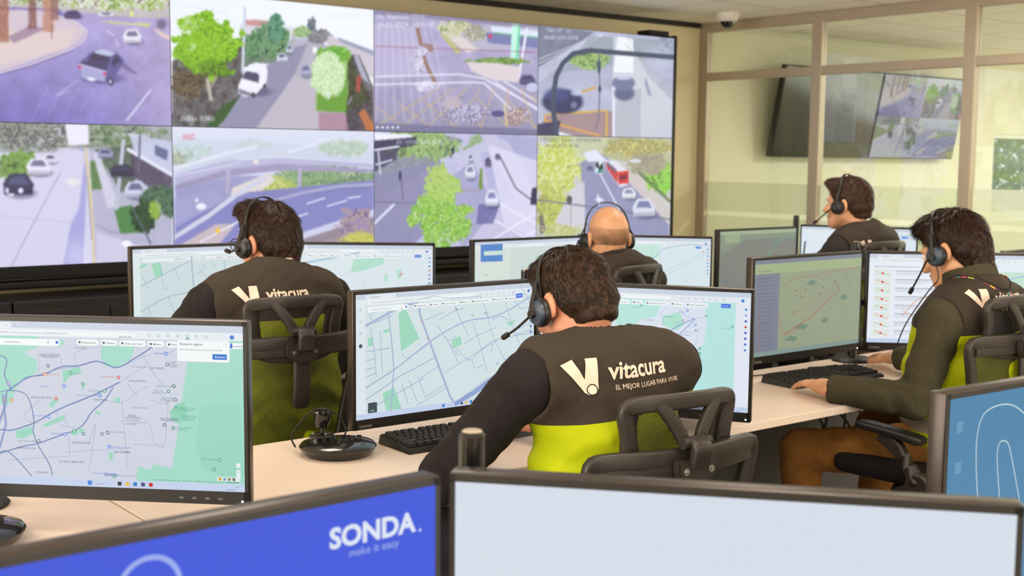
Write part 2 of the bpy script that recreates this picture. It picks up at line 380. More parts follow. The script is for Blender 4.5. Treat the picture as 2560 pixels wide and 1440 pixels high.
# ------------------------------------------------------------------ the room
CZ = 2.48; XR = 7.02; YB = 6.5
def slab(name, lo, hi, m, **k):
    bm = BM(); box(bm, [(a+b)/2 for a, b in zip(lo, hi)], [b-a for a, b in zip(lo, hi)]); return fin(name, bm, m, kind='structure', **k)
slab('floor', (-3.2, -3.2, -.1), (13.2, 7, 0), M['floor'])
slab('ceiling', (-3.2, -3.2, CZ), (13.2, 7, CZ+.1), M['ceil'])
slab('wall_back', (-3.2, YB, 0), (XR+.06, YB+.15, CZ), M['wall'])
slab('wall_left', (-3.2, -3.2, 0), (-3.05, YB, CZ), M['wall'])
slab('wall_front', (-3.05, -3.2, 0), (13.2, -3.05, CZ), M['wall'])
# next room: back wall with a window opening, far wall
bm = BM(); wx0, wx1, wz0, wz1 = 11.13, 12.6, .95, 1.745
for lo, hi in (((XR+.06, YB, 0), (wx0, YB+.15, CZ)), ((wx0, YB, wz1), (wx1, YB+.15, CZ)), ((wx0, YB, 0), (wx1, YB+.15, wz0)), ((wx1, YB, 0), (13.2, YB+.15, CZ))):
    box(bm, [(a+b)/2 for a, b in zip(lo, hi)], [b-a for a, b in zip(lo, hi)])
fin('wall_adjoining_back', bm, M['wall_green'], kind='structure')
slab('wall_right', (13.05, -3.05, 0), (13.2, YB, CZ), M['wall_green'])
slab('shade_strip_1', (-3.05, YB-.03, CZ-.035), (XR-.05, YB-.001, CZ-.001), M['cabinet'])  # dark strip put in for the shade where wall meets ceiling
w2 = empty('window_2', ((wx0+wx1)/2, YB+.05, (wz0+wz1)/2), kind='structure')
bm = BM(); ww, wh = wx1-wx0, wz1-wz0
for c, s in (((-ww/2+.02, 0, 0), (.04, .06, wh)), ((ww/2-.02, 0, 0), (.04, .06, wh)), ((0, 0, wh/2-.02), (ww-.08, .06, .04)), ((0, 0, -wh/2+.02), (ww-.08, .06, .04))): box(bm, c, s)
fin('window_frame', bm, M['sill'], w2); bm = BM(); box(bm, (0, .01, 0), (ww-.08, .006, wh-.08)); fin('pane', bm, M['glass'], w2)

# glazed partition on the right: aluminium frame, clear panes, frosted film below
part = empty('window_1', (XR, 0, 0), kind='structure')
ys = [6.46, 5.42, 4.27, 3.12, 1.97, .82, -.33, -1.48, -2.63]; mw = .085
for i, y in enumerate(ys):
    bm = BM(); box(bm, (0, y, 1.22), (.06, mw, 2.44), .006); fin('mullion', bm, M['alu'], part)
for z, h in ((2.445, .07), (2.085, .06), (.05, .1)):
    bm = BM(); box(bm, (0, 1.92, z), (.058, 9.16, h), .006); fin('rail', bm, M['alu'], part)
for i in range(len(ys)-1):
    y0, y1 = ys[i+1]+mw/2, ys[i]-mw/2
    for z0, z1 in ((.1, 2.055), (2.115, 2.41)):
        bm = BM(); box(bm, (0, (y0+y1)/2, (z0+z1)/2), (.008, y1-y0, z1-z0)); fin('glass_pane', bm, M['glass'], part)
    for z0, z1 in ((.1, 1.06), (1.095, 1.31)):
        bm = BM(); box(bm, (.006, (y0+y1)/2, (z0+z1)/2), (.001, y1-y0, z1-z0)); fin('frosted_film', bm, M['frost'], part)

# dome camera on the ceiling
t = empty('security_camera', (6.62, 5.9, CZ), label='white ceiling dome camera with dark lens bubble above the glass partition corner', cat='camera')
bm = BM(); lathe(bm, [(.001, 0), (.085, 0), (.085, -.02), (.07, -.05), (.062, -.058), (.001, -.058)], 32); fin('housing', bm, M['white'], t, True)
bm = BM(); lathe(bm, [(.05, -.055)]+[(.05*math.cos(a), -.055-.05*math.sin(a)) for a in np.linspace(0, 1.5, 9)], 28); fin('lens_bubble', bm, M['blackg'], t, True)

# ------------------------------------------------------------------ video wall: eight 55 inch panels
PW, PH = 1.2096, .6804; VX, VY, VZ = 6.265, 6.062, 2.297
qx = [(-228, -88), (423, -25), (937, 25), (1344, 66), (1683, 93)]; qm = [(-213, 300), (429, 314), (936, 329), (1343, 336), (1680, 345)]; qb = [(-198, 678), (435, 649), (936, 627), (1340, 607), (1677, 589)]
def fq(c, r): a, b = (qx, qm) if r == 0 else (qm, qb); return [a[c], a[c+1], b[c+1], b[c]]
G1, G2, G3, G4 = (60, 92, 50), (96, 140, 60), (150, 185, 90), (190, 214, 130)
F = {}
# 1: pickup on a curved road
p = F[0] = Paint(fq(0, 0), (168, 156, 204)); p.mix(np.clip((p.Y-60)/260, 0, 1)*np.clip(1-(p.X-100)/500, 0, 1), (112, 102, 178)); p.mix(np.clip((p.X-250)/200, 0, 1)*.5, (196, 178, 214)); p.noise(.25, 40)
p.poly([(-240, -90), (430, -60), (430, 44), (330, 44), (200, 30), (-240, 12)], (196, 190, 176), 1, .35, 10); p.fol(300, 2, 170, 26, [(110, 140, 70), (170, 190, 110), (226, 226, 214), (120, 96, 84)], 8, 3); p.fol(60, -10, 180, 24, [(120, 130, 80), (222, 216, 220), (150, 170, 90)], 8, 5)
p.poly([(-240, 10), (150, 22), (160, 40), (110, 30), (-240, 22)], (118, 104, 176)); p.poly([(250, 52), (380, 60), (370, 66), (280, 58)], (214, 214, 120))
p.poly([(-240, 14), (120, 26), (188, 56), (214, 76), (206, 98), (170, 122), (80, 154), (0, 178), (-240, 230)], (214, 196, 204), 1, .12, 18); p.poly([(-240, 60), (60, 78), (190, 72), (170, 118), (60, 148), (-240, 210)], (226, 206, 196), .8, .15, 14)
p.line([(-240, 236), (0, 182), (86, 158), (176, 124), (212, 100), (218, 78), (196, 58), (160, 40)], 4, (222, 206, 214)); p.line([(-240, 240), (0, 187), (90, 161), (182, 126)], 2, (90, 80, 120)); p.poly([(20, 92), (70, 66), (120, 70), (34, 108)], (138, 108, 138), .7)
for x0, x1, y1, c in ((-6, 20, 106, (150, 88, 62)), (74, 90, 72, (120, 72, 60)), (110, 132, 80, (186, 124, 96)), (130, 144, 50, (140, 96, 84)), (-90, -60, 130, (140, 88, 66))):
    p.poly([(x0, -60), (x1, -60), (x1+3, y1), (x0-3, y1)], c, 1, .5, 5)
p.line([(130, 60), (130, 96)], 2, (110, 80, 76)); p.car(182, 36, 44, 22, (88, 70, 110)); p.car(266, 36, 40, 14, (226, 222, 236)); p.ell(330, 34, 5, 7, (230, 240, 120)); p.poly([(380, 68), (430, 90), (430, 104), (400, 88)], (224, 196, 190)); p.ell(405, 60, 16, 16, (96, 80, 110), .7, .5)
p.car(331, 91, 46, 38, (238, 234, 246), (96, 90, 120)); p.line([(176, 226), (140, 240), (196, 200)], 3, (196, 188, 222), .7); p.line([(318, 300), (376, 226)], 5, (214, 208, 238)); p.line([(268, 76), (284, 88)], 3, (220, 214, 236)); p.line([(291, 100), (296, 114)], 5, (206, 196, 222), .7)
for k in range(5): p.line([(80+k*40, 300-k*8), (120+k*40, 220)], 6, (196, 168, 190), .18)
p.ell(262, 196, 62, 16, (92, 80, 128), .8, .5); p.poly([(304, 150), (345, 184), (338, 186), (296, 164)], (110, 96, 140), .8)
p.poly([(196, 158), (232, 128), (256, 124), (292, 130), (312, 152), (286, 196), (262, 210), (204, 200)], (96, 88, 142)); p.poly([(198, 160), (266, 178), (264, 204), (204, 196)], (164, 162, 206)); p.poly([(236, 128), (258, 122), (292, 132), (274, 142), (238, 136)], (188, 194, 222)); p.poly([(226, 140), (236, 132), (276, 142), (272, 158), (224, 150)], (66, 56, 84)); p.poly([(202, 158), (226, 150), (272, 160), (264, 178)], (70, 62, 96)); p.line([(198, 160), (266, 179)], 3, (206, 204, 232))
p.ell(278, 204, 8, 11, (60, 54, 80)); p.ell(277, 204, 4, 6, (190, 190, 214)); p.poly([(218, 192), (238, 196), (237, 204), (218, 200)], (240, 238, 248)); p.ell(200, 168, 4, 5, (220, 60, 90)); p.ell(263, 184, 5, 4, (220, 60, 100)); p.poly([(280, 150), (294, 138), (304, 150), (284, 168)], (60, 56, 84))
# 2: leafy residential street with a white van
p = F[1] = Paint(fq(1, 0), (240, 244, 250)); p.mix(np.clip((p.X-430)/400, 0, 1)*.4, (250, 252, 255)); p.poly([(600, 60), (740, 70), (740, 130), (600, 130)], (214, 206, 214), 1, .3); p.poly([(610, 48), (690, 54), (690, 70), (610, 62)], (190, 120, 116), .8)
p.poly([(700, 96), (800, 96), (936, 250), (936, 330), (540, 330), (700, 130)], (176, 170, 184), 1, .1, 25); p.poly([(700, 130), (770, 110), (735, 190), (640, 320), (520, 330), (600, 235)], (140, 136, 164), 1, .15); p.poly([(735, 190), (800, 200), (800, 330), (640, 330)], (196, 186, 196), .6, .2)
p.poly([(430, 150), (600, 100), (610, 190), (600, 240), (560, 270), (500, 330), (428, 320)], (44, 38, 34), 1, .5, 14); p.poly([(500, 330), (560, 262), (600, 240), (560, 300), (530, 330)], (52, 84, 40)); p.fol(470, 210, 46, 40, [(52, 44, 34), (90, 72, 50), (120, 100, 70), (34, 30, 28)], 5, 9); p.poly([(600, 90), (700, 96), (720, 140), (640, 170), (604, 166)], (64, 84, 60), 1, .4, 8)
p.fol(670, 106, 66, 46, [(52, 92, 64), (88, 132, 84), (116, 158, 110), (44, 62, 50)], 8, 11); p.fol(690, 74, 24, 40, [(70, 120, 96), (96, 150, 116), (60, 100, 80)], 6, 12); p.fol(780, 76, 12, 36, [(90, 104, 110), (120, 130, 130)], 5, 14); p.fol(800, 92, 34, 18, [(150, 146, 150), (120, 116, 124)], 6, 15); p.fol(755, 80, 22, 16, [(170, 196, 140), (140, 170, 110)], 6, 16)
p.poly([(820, 88), (936, 130), (936, 200), (870, 150), (820, 120)], (206, 196, 204)); p.poly([(846, 94), (936, 128), (936, 140), (850, 104)], (150, 156, 180)); p.line([(612, 20), (606, 180)], 7, (206, 210, 226)); p.line([(729, 66), (726, 104)], 4, (226, 226, 236)); p.line([(600, 80), (560, 30), (430, 10)], 1.5, (190, 196, 210), .6)
p.poly([(790, 150), (870, 130), (930, 250), (870, 280), (790, 278)], (128, 176, 62), 1, .3, 8); p.poly([(796, 200), (870, 190), (868, 284), (794, 278)], (96, 150, 44), 1, .3, 7); p.fol(838, 140, 50, 22, [(120, 190, 60), (96, 160, 50), (150, 214, 90)], 7, 18); p.fol(822, 188, 50, 60, [(198, 226, 168), (222, 240, 196), (182, 214, 150), (236, 244, 214)], 6, 19, .35); p.line([(822, 236), (822, 248)], 5, (220, 222, 220))
p.poly([(870, 160), (884, 136), (900, 140), (936, 220), (936, 330), (860, 330), (872, 230)], (44, 34, 36), 1, .5, 8); p.poly([(884, 136), (898, 140), (928, 214), (906, 196)], (170, 170, 190)); p.poly([(894, 190), (906, 190), (902, 232), (890, 230)], (190, 74, 66), .8); p.poly([(898, 284), (912, 274), (936, 312), (936, 330), (918, 330)], (196, 112, 62), 1, .2, 3); p.poly([(796, 282), (866, 284), (872, 330), (798, 326)], (170, 130, 146), 1, .2); p.line([(880, 244), (872, 262)], 4, (150, 150, 170))
for a in range(60):
    th = a*2.399; r_ = math.sqrt(a/60)*(.86+.26*math.sin(th*3.1+1)*math.cos(th*1.7)); x = 520+math.cos(th)*r_*92; y = 112+math.sin(th)*r_*88
    p.fol(x, y, 15+7*math.sin(a*1.3), 12+5*math.cos(a*2.1), [(120, 176, 22), (150, 206, 40), (92, 146, 20), (176, 226, 60)], 6, a % 9, .9)
p.fol(535, 170, 46, 26, [(60, 84, 26), (96, 140, 30), (44, 60, 24)], 7, 6, 1.2, .8); p.fol(480, 150, 24, 22, [(76, 104, 30), (120, 170, 30)], 6, 2, 1.2, .8); p.fol(470, 60, 26, 20, [(240, 244, 250), (150, 200, 50)], 6, 4, .9, .6); p.fol(500, 110, 60, 60, [(70, 104, 30), (150, 206, 40), (120, 176, 22), (160, 216, 50)], 8, 21, .9, .6); p.line([(518, 200), (526, 248)], 9, (186, 176, 160)); p.line([(540, 190), (528, 215)], 5, (160, 150, 130))
p.car(765, 178, 28, 34, (170, 170, 200), (90, 96, 130)); p.car(724, 124, 18, 22, (206, 210, 226)); p.car(705, 144, 28, 22, (220, 222, 234), sh=False); p.ell(752, 98, 24, 6, (190, 196, 220), .8, .5); p.poly([(784, 118), (794, 118), (794, 134), (784, 134)], (250, 250, 250))
p.ell(640, 230, 50, 16, (70, 66, 90), .6, .5); p.poly([(594, 216), (606, 190), (622, 162), (640, 156), (664, 160), (669, 178), (666, 206), (640, 236), (612, 242), (596, 234)], (240, 240, 250)); p.poly([(604, 196), (614, 178), (646, 184), (642, 206)], (72, 70, 92)); p.poly([(596, 222), (630, 234), (632, 242), (598, 234)], (120, 116, 130)); p.ell(633, 238, 5, 7, (60, 58, 70)); p.ell(661, 216, 4, 6, (60, 58, 70)); p.line([(646, 190), (644, 206)], 4, (70, 70, 90))
p.text('Fidias 8046', 450, 302, 19, (236, 236, 240)); p.text('24-09-2024 09:01:45', 820, 44, 14, (216, 222, 234), .6)
# 3: wide crossing with yellow box markings
p = F[2] = Paint(fq(2, 0), (170, 162, 196)); p.noise(.2, 30); p.poly([(930, 60), (1050, 70), (1060, 120), (1070, 180), (940, 200)], (186, 176, 208)); p.mix(np.clip((p.Y-180)/150, 0, 1)*.7, (138, 134, 160))
for k in range(9): p.line([(950+k*16, 70), (940+k*24, 300)], 7, (222, 220, 240), .22)
p.poly([(1090, 60), (1343, 70), (1343, 120), (1190, 126), (1130, 100)], (186, 182, 200), 1, .3, 9); p.poly([(1090, 70), (1130, 72), (1200, 126), (1170, 134)], (222, 210, 206)); p.poly([(1100, 84), (1118, 90), (1156, 130), (1144, 136)], (190, 190, 110), .9)
p.fol(1140, 70, 40, 22, [(176, 178, 120), (206, 206, 170), (140, 150, 90)], 6, 3); p.fol(1190, 84, 30, 20, [(196, 190, 170), (150, 150, 130)], 5, 6); p.poly([(1226, 66), (1343, 80), (1343, 96), (1232, 82)], (222, 232, 246)); p.poly([(1216, 82), (1343, 98), (1343, 122), (1220, 108)], (120, 124, 170)); p.line([(1236, 84), (1343, 96)], 4, (110, 170, 140)); p.ell(1226, 92, 6, 5, (206, 60, 90)); p.poly([(1280, 60), (1300, 60), (1296, 152), (1276, 150)], (196, 246, 226)); p.line([(1298, 62), (1292, 150)], 5, (110, 214, 160)); p.line([(1316, 74), (1296, 200)], 6, (236, 232, 246))
p.fol(1240, 154, 74, 10, [(90, 130, 50), (130, 160, 80)], 6, 8); p.poly([(1170, 156), (1240, 158), (1300, 168), (1296, 206), (1230, 200), (1180, 178)], (222, 208, 210)); p.line([(940, 116), (1343, 132)], 2.5, (150, 96, 110), .7); p.line([(1046, 74), (1066, 160), (1092, 210)], 9, (150, 112, 96)); p.poly([(1060, 110), (1084, 112), (1084, 130), (1064, 130)], (160, 116, 104), .9)
for x, y, w in ((1046, 150, 26), (1050, 172, 30), (1056, 130, 22), (1068, 214, 60)): p.fol(x, y, w*.6, 14, [(236, 236, 246), (206, 200, 222), (160, 150, 180)], 5, int(w))
for pts in ([(940, 192), (1150, 186), (1210, 196), (1343, 270)], [(940, 212), (1180, 206), (1212, 208), (1270, 264), (1300, 300)], [(1240, 206), (1343, 274)], [(1262, 204), (1343, 254)]): p.line(pts, 4, (234, 234, 246), .9)
for k in range(7): p.line([(940+k*66, 318), (1100+k*34, 222)], 3, (206, 176, 120), .75); p.line([(930+k*66, 262-k*4), (1010+k*66, 318)], 3, (206, 176, 120), .75)
p.poly([(1130, 236), (1170, 266), (1172, 300), (1100, 262)], (196, 176, 186), .9, .3, 5); p.fol(1170, 282, 70, 30, [(170, 160, 190), (196, 190, 214), (120, 112, 150), (206, 190, 160)], 6, 4, 1.2); p.ell(1246, 284, 18, 9, (84, 76, 124)); p.fol(1290, 290, 30, 24, [(206, 186, 170), (150, 120, 120), (226, 214, 210)], 5, 5, 1.1); p.line([(1262, 262), (1268, 310)], 4, (226, 206, 150)); p.car(1318, 200, 40, 26, (90, 84, 120)); p.ell(1330, 218, 16, 12, (196, 196, 226)); p.poly([(936, 310), (1343, 322), (1343, 337), (936, 330)], (110, 106, 140), .8)
p.poly([(936, 20), (1343, 60), (1343, 72), (936, 36)], (110, 100, 120), .5)
p.text('Av. Kennedy 5310', 944, 48, 16, (240, 240, 246)); p.text('24-09-2024  09:01:45', 944, 68, 17, (244, 244, 250)); p.text('Cam 03', 1100, 62, 13, (230, 230, 240))
for k in range(5): p.ell(944+k*13, 320, 4, 3, (240, 240, 246))
# 4: junction behind a curved lamp arm
p = F[3] = Paint(fq(3, 0), (176, 178, 200)); p.noise(.2, 30); p.poly([(1343, 60), (1480, 80), (1440, 110), (1343, 170)], (110, 112, 130), 1, .4, 9)
for k in range(6): p.line([(1343, 150+k*11), (1420, 118+k*5), (1500, 84+k)], 2.5, (214, 218, 232), .8)
p.poly([(1470, 90), (1680, 96), (1680, 150), (1600, 150), (1480, 170), (1400, 180)], (150, 160, 168), 1, .4, 12); p.fol(1470, 150, 56, 24, [(130, 164, 84), (160, 190, 110), (96, 124, 80)], 7, 4); p.fol(1660, 110, 30, 30, [(130, 140, 160), (160, 170, 186)], 7, 5); p.poly([(1530, 92), (1560, 92), (1620, 190), (1680, 250), (1680, 345), (1530, 340), (1528, 200)], (206, 208, 214), 1, .1, 20); p.poly([(1540, 90), (1580, 96), (1580, 180), (1530, 180)], (250, 252, 255), .8); p.poly([(1540, 230), (1600, 220), (1600, 345), (1532, 342)], (170, 172, 184), .7, .2); p.ell(1640, 140, 50, 40, (196, 200, 220), .6, .8)
p.line([(1560, 110), (1680, 240)], 3, (196, 190, 176), .7); p.poly([(1612, 190), (1628, 240), (1618, 236), (1608, 206)], (140, 142, 166), .8)
p.poly([(1360, 290), (1530, 276), (1530, 342), (1343, 345)], (160, 130, 130), 1, .15); p.line([(1362, 290), (1360, 300), (1500, 340)], 5, (222, 160, 70)); p.line([(1366, 286), (1514, 276), (1514, 340)], 5, (216, 170, 70)); p.line([(1343, 318), (1440, 345)], 8, (226, 230, 246)); p.line([(1450, 230), (1484, 218)], 6, (206, 160, 90)); p.line([(1530, 220), (1532, 345)], 6, (226, 228, 240))
p.ell(1404, 254, 56, 34, (56, 56, 92), 1, .2); p.ell(1390, 236, 38, 22, (70, 76, 130), .8, .5); p.ell(1438, 232, 18, 10, (196, 206, 230), .8, .5); p.ell(1432, 262, 9, 9, (120, 124, 150), .9); p.poly([(1343, 310), (1400, 300), (1390, 345), (1343, 345)], (60, 60, 84))
p.ell(1558, 232, 30, 22, (84, 90, 124), .9, .3); p.ell(1556, 206, 32, 20, (110, 116, 150), 1, .2); p.ell(1556, 192, 26, 9, (216, 222, 240), .8, .5)
p.line([(1390, 340), (1382, 280), (1382, 230), (1388, 190), (1404, 158), (1430, 134), (1470, 126), (1680, 140)], 12, (66, 74, 92)); p.line([(1494, 128), (1496, 220), (1494, 300), (1486, 320)], 3, (100, 106, 124)); p.ell(1494, 166, 5, 20, (70, 80, 100)); p.ell(1496, 222, 4, 10, (60, 66, 84)); p.mix(np.clip((p.X-1560)/200, 0, 1)*np.clip((p.Y-200)/200, 0, 1)*.4, (150, 154, 186))
p.text('Cam 07  L2', 1362, 80, 13, (240, 240, 250)); p.text('24-09-2024 09:01', 1356, 99, 12, (236, 236, 246))
# 5: street with parked cars
p = F[4] = Paint(fq(0, 1), (214, 212, 232)); p.noise(.1, 40); p.poly([(-210, 290), (430, 300), (430, 380), (230, 380), (-210, 380)], (140, 146, 140), 1, .5, 12); p.fol(90, 330, 200, 44, [(110, 116, 104), (150, 156, 140), (90, 88, 84), (180, 186, 190)], 8, 3); p.fol(300, 336, 110, 40, [(76, 104, 66), (110, 130, 90), (150, 160, 140), (70, 76, 70)], 8, 5)
p.poly([(160, 306), (220, 306), (222, 360), (170, 362)], (236, 232, 246)); p.fol(40, 420, 50, 50, [(90, 130, 50), (120, 160, 70), (70, 90, 50)], 8, 6); p.poly([(-210, 380), (40, 430), (-210, 520)], (110, 140, 70), 1, .4); p.poly([(150, 368), (228, 372), (232, 700), (-210, 720), (-210, 560), (60, 450), (120, 400)], (210, 206, 230), 1, .08, 30); p.poly([(186, 368), (214, 368), (196, 520), (176, 560), (150, 690), (205, 690), (214, 500), (216, 380)], (160, 156, 214), .9); p.line([(150, 430), (60, 600), (20, 680)], 1.6, (130, 124, 160)); p.line([(-210, 520), (430, 580)], 1.4, (170, 166, 196), .8); p.poly([(160, 452), (180, 444), (204, 454), (180, 466)], (232, 226, 222)); p.ell(190, 640, 46, 60, (236, 232, 250), .4, .8)
p.line([(212, 370), (218, 420), (226, 500), (232, 560), (234, 690)], 7, (214, 200, 160)); p.line([(216, 440), (223, 520), (229, 600)], 2, (120, 110, 90), .8)
p.poly([(222, 370), (430, 360), (430, 700), (240, 700), (234, 560)], (176, 172, 196), 1, .2, 20); p.poly([(224, 400), (260, 400), (276, 470), (228, 474)], (74, 116, 48), 1, .3); p.poly([(236, 372), (330, 360), (340, 470), (300, 480), (250, 390)], (66, 84, 56), 1, .4, 8); p.poly([(230, 380), (246, 380), (300, 520), (268, 520)], (206, 204, 222)); p.poly([(284, 520), (330, 512), (366, 580), (300, 584)], (60, 120, 48), 1, .25, 5)
p.poly([(320, 330), (430, 352), (430, 460), (400, 430), (340, 380)], (196, 200, 226), 1, .2); p.poly([(326, 378), (430, 436), (430, 500), (330, 440)], (70, 60, 76), 1, .3, 6); p.line([(320, 372), (430, 436)], 9, (226, 228, 244)); p.poly([(386, 360), (420, 374), (418, 400), (388, 386)], (100, 104, 140)); p.line([(300, 600), (430, 660)], 2, (120, 116, 140)); p.poly([(240, 580), (430, 640), (430, 700), (240, 700)], (206, 204, 226), .9)
p.line([(308, 350), (290, 520)], 10, (190, 190, 206)); p.line([(350, 330), (346, 430)], 5, (100, 96, 110)); p.car(262, 382, 40, 26, (160, 158, 190)); p.car(304, 426, 60, 34, (56, 50, 70)); p.car(338, 474, 56, 46, (206, 208, 232), (90, 84, 120)); p.fol(396, 500, 50, 44, [(56, 84, 62), (84, 116, 84), (40, 60, 48)], 7, 8); p.fol(360, 540, 40, 40, [(36, 56, 34), (50, 76, 44), (26, 36, 28)], 6, 9); p.fol(388, 524, 18, 26, [(150, 190, 60), (110, 150, 60), (200, 190, 70)], 5, 11)
p.line([(390, 500), (430, 590)], 2.5, (170, 170, 190)); p.line([(330, 520), (362, 580), (376, 610)], 4, (90, 94, 110)); p.ell(316, 610, 14, 9, (244, 242, 250)); p.line([(240, 560), (270, 578), (320, 586)], 2, (110, 110, 130), .7)
p.car(124, 396, 34, 26, (226, 224, 238)); p.car(94, 416, 60, 46, (232, 230, 246), (90, 88, 120)); p.car(44, 462, 76, 60, (52, 48, 78), (80, 84, 120)); p.ell(16, 476, 5, 8, (210, 214, 240)); p.ell(50, 476, 7, 8, (220, 222, 244)); p.poly([(18, 482), (34, 484), (34, 490), (18, 488)], (236, 236, 250))
p.text('24-09-2024 09:01:39', 282, 340, 14, (232, 234, 246))
# 6: highway flyovers
p = F[5] = Paint(fq(1, 1), (206, 210, 238)); p.mix(np.clip((380-p.Y)/60, 0, 1), (216, 220, 232)); p.poly([(436, 340), (600, 350), (936, 380), (936, 420), (436, 430)], (196, 206, 220), 1, .25, 14); p.fol(470, 384, 60, 26, [(150, 176, 160), (180, 200, 190), (196, 210, 214)], 9, 3); p.fol(860, 370, 70, 24, [(180, 200, 170), (160, 186, 150), (206, 214, 214)], 8, 4); p.fol(440, 396, 26, 20, [(140, 150, 120), (170, 180, 150)], 6, 6); p.fol(640, 360, 40, 16, [(196, 208, 206), (186, 200, 196)], 8, 2)
p.fol(820, 450, 150, 46, [(110, 146, 100), (140, 170, 110), (96, 126, 90), (170, 190, 130)], 9, 7); p.fol(690, 470, 60, 30, [(196, 206, 90), (160, 180, 90), (214, 214, 120)], 7, 8); p.poly([(436, 470), (580, 440), (660, 440), (610, 500), (436, 600)], (150, 148, 190), 1, .1); p.poly([(580, 470), (670, 432), (690, 450), (600, 520), (572, 516)], (222, 212, 206))
p.poly([(436, 436), (560, 400), (700, 392), (860, 400), (936, 408), (936, 420), (820, 414), (700, 416), (580, 436), (436, 470)], (176, 172, 206), 1, .1); p.poly([(560, 424), (700, 408), (936, 424), (936, 432), (700, 426), (572, 440), (436, 474), (436, 462)], (150, 140, 176)); p.line([(436, 420), (560, 384), (640, 366)], 8, (226, 226, 240)); p.line([(600, 398), (700, 392), (936, 408)], 3, (222, 222, 240)); p.line([(436, 440), (600, 406)], 2, (226, 226, 240)); p.line([(720, 380), (790, 360)], 6, (232, 232, 246), .8)
for x in (570, 751): p.line([(x, 424), (x-2, 482)], 9, (176, 168, 196))
p.poly([(436, 560), (620, 480), (936, 450), (936, 560), (760, 620), (436, 640)], (126, 126, 186), 1, .1, 20); p.poly([(436, 500), (540, 470), (560, 500), (436, 570)], (160, 160, 204), .7); p.line([(436, 592), (520, 540), (600, 480), (660, 446)], 12, (206, 206, 226)); p.line([(436, 586), (560, 500)], 2, (120, 118, 160), .7)
p.line([(660, 508), (760, 482), (850, 466), (936, 462)], 7, (172, 168, 204))
for a, b in (((768, 510), (812, 496)), ((820, 516), (868, 502)), ((872, 496), (902, 492)), ((730, 548), (770, 534)), ((700, 560), (660, 574))): p.line([a, b], 3.5, (226, 226, 246))
p.poly([(732, 590), (936, 524), (936, 544), (740, 606)], (206, 204, 232)); p.poly([(740, 604), (936, 542), (936, 630), (700, 630)], (150, 130, 130), 1, .3, 12); p.fol(890, 560, 50, 40, [(150, 130, 170), (176, 150, 150), (120, 104, 140)], 7, 9); p.fol(900, 604, 50, 24, [(170, 190, 90), (206, 196, 90), (130, 150, 70)], 6, 10); p.poly([(436, 620), (540, 560), (590, 560), (540, 620)], (206, 186, 186), .9); p.line([(500, 606), (640, 530)], 4, (232, 232, 246)); p.ell(544, 577, 7, 7, (240, 196, 60)); p.ell(502, 516, 14, 9, (236, 236, 250)); p.ell(491, 500, 5, 4, (240, 240, 250)); p.ell(640, 404, 8, 5, (250, 226, 226)); p.line([(846, 448), (932, 430)], 2, (150, 160, 170), .5)
p.mix(np.clip((470-p.Y)/140, 0, 1)*.35, (226, 230, 246)); p.text('REC', 456, 346, 17, (232, 60, 70)); p.text('24-09-2024 09:04:19', 790, 354, 14, (236, 240, 250), .8)
# 7: avenue seen over a young tree
p = F[6] = Paint(fq(2, 1), (190, 188, 220)); p.noise(.15, 30); p.poly([(936, 334), (1120, 338), (1160, 350), (1060, 430), (936, 500)], (120, 128, 130), 1, .5, 10); p.fol(1050, 360, 110, 40, [(130, 164, 90), (160, 190, 120), (110, 136, 84), (90, 96, 90)], 8, 3); p.fol(1190, 370, 30, 34, [(130, 160, 110), (150, 176, 130)], 7, 5); p.fol(1290, 360, 50, 30, [(150, 166, 190), (176, 186, 210)], 8, 6); p.poly([(1240, 336), (1343, 340), (1343, 480), (1290, 430)], (166, 164, 206), 1, .3, 9)
p.poly([(936, 332), (1030, 336), (1026, 350), (936, 362)], (236, 238, 248)); p.poly([(936, 352), (1040, 342), (1040, 362), (936, 380)], (64, 60, 84)); p.poly([(936, 366), (1000, 360), (990, 400), (936, 430)], (60, 56, 84), 1, .4, 6); p.line([(936, 376), (996, 366)], 5, (232, 234, 246)); p.line([(940, 412), (980, 400)], 4, (220, 222, 240)); p.line([(946, 380), (956, 500)], 4, (206, 206, 226))
p.poly([(1150, 380), (1230, 340), (1270, 350), (1343, 480), (1343, 620), (1180, 620), (1130, 480)], (196, 192, 220), 1, .1, 20); p.poly([(936, 440), (1100, 400), (1140, 520), (1000, 640), (936, 640)], (136, 132, 168), 1, .2, 14); p.poly([(1130, 440), (1180, 400), (1240, 520), (1160, 620), (1100, 560)], (160, 156, 196), .9, .1); p.poly([(1200, 380), (1230, 380), (1290, 500), (1230, 510)], (176, 172, 214), .8); p.poly([(1200, 420), (1206, 420), (1206, 476), (1196, 470)], (110, 140, 60)); p.line([(1110, 470), (1200, 478)], 2, (150, 120, 120), .8)
p.poly([(1220, 360), (1343, 400), (1343, 600), (1260, 560)], (222, 218, 240), .8, .15, 10)
for a, b in (((1230, 600), (1343, 530)), ((1210, 536), (1343, 610)), ((1250, 510), (1343, 560)), ((1270, 610), (1343, 576))): p.line([a, b], 4, (236, 236, 248), .9)
p.line([(936, 560), (984, 512)], 6, (222, 222, 240)); p.line([(936, 506), (1090, 510)], 2, (90, 84, 110), .8); p.line([(1250, 390), (1290, 470), (1330, 500)], 4, (110, 106, 130)); p.poly([(1330, 470), (1343, 466), (1343, 512), (1326, 510)], (50, 46, 70)); p.ell(1000, 440, 4, 14, (60, 56, 80)); p.ell(1132, 376, 4, 10, (50, 46, 70)); p.line([(1002, 450), (1008, 500)], 2, (90, 84, 110))
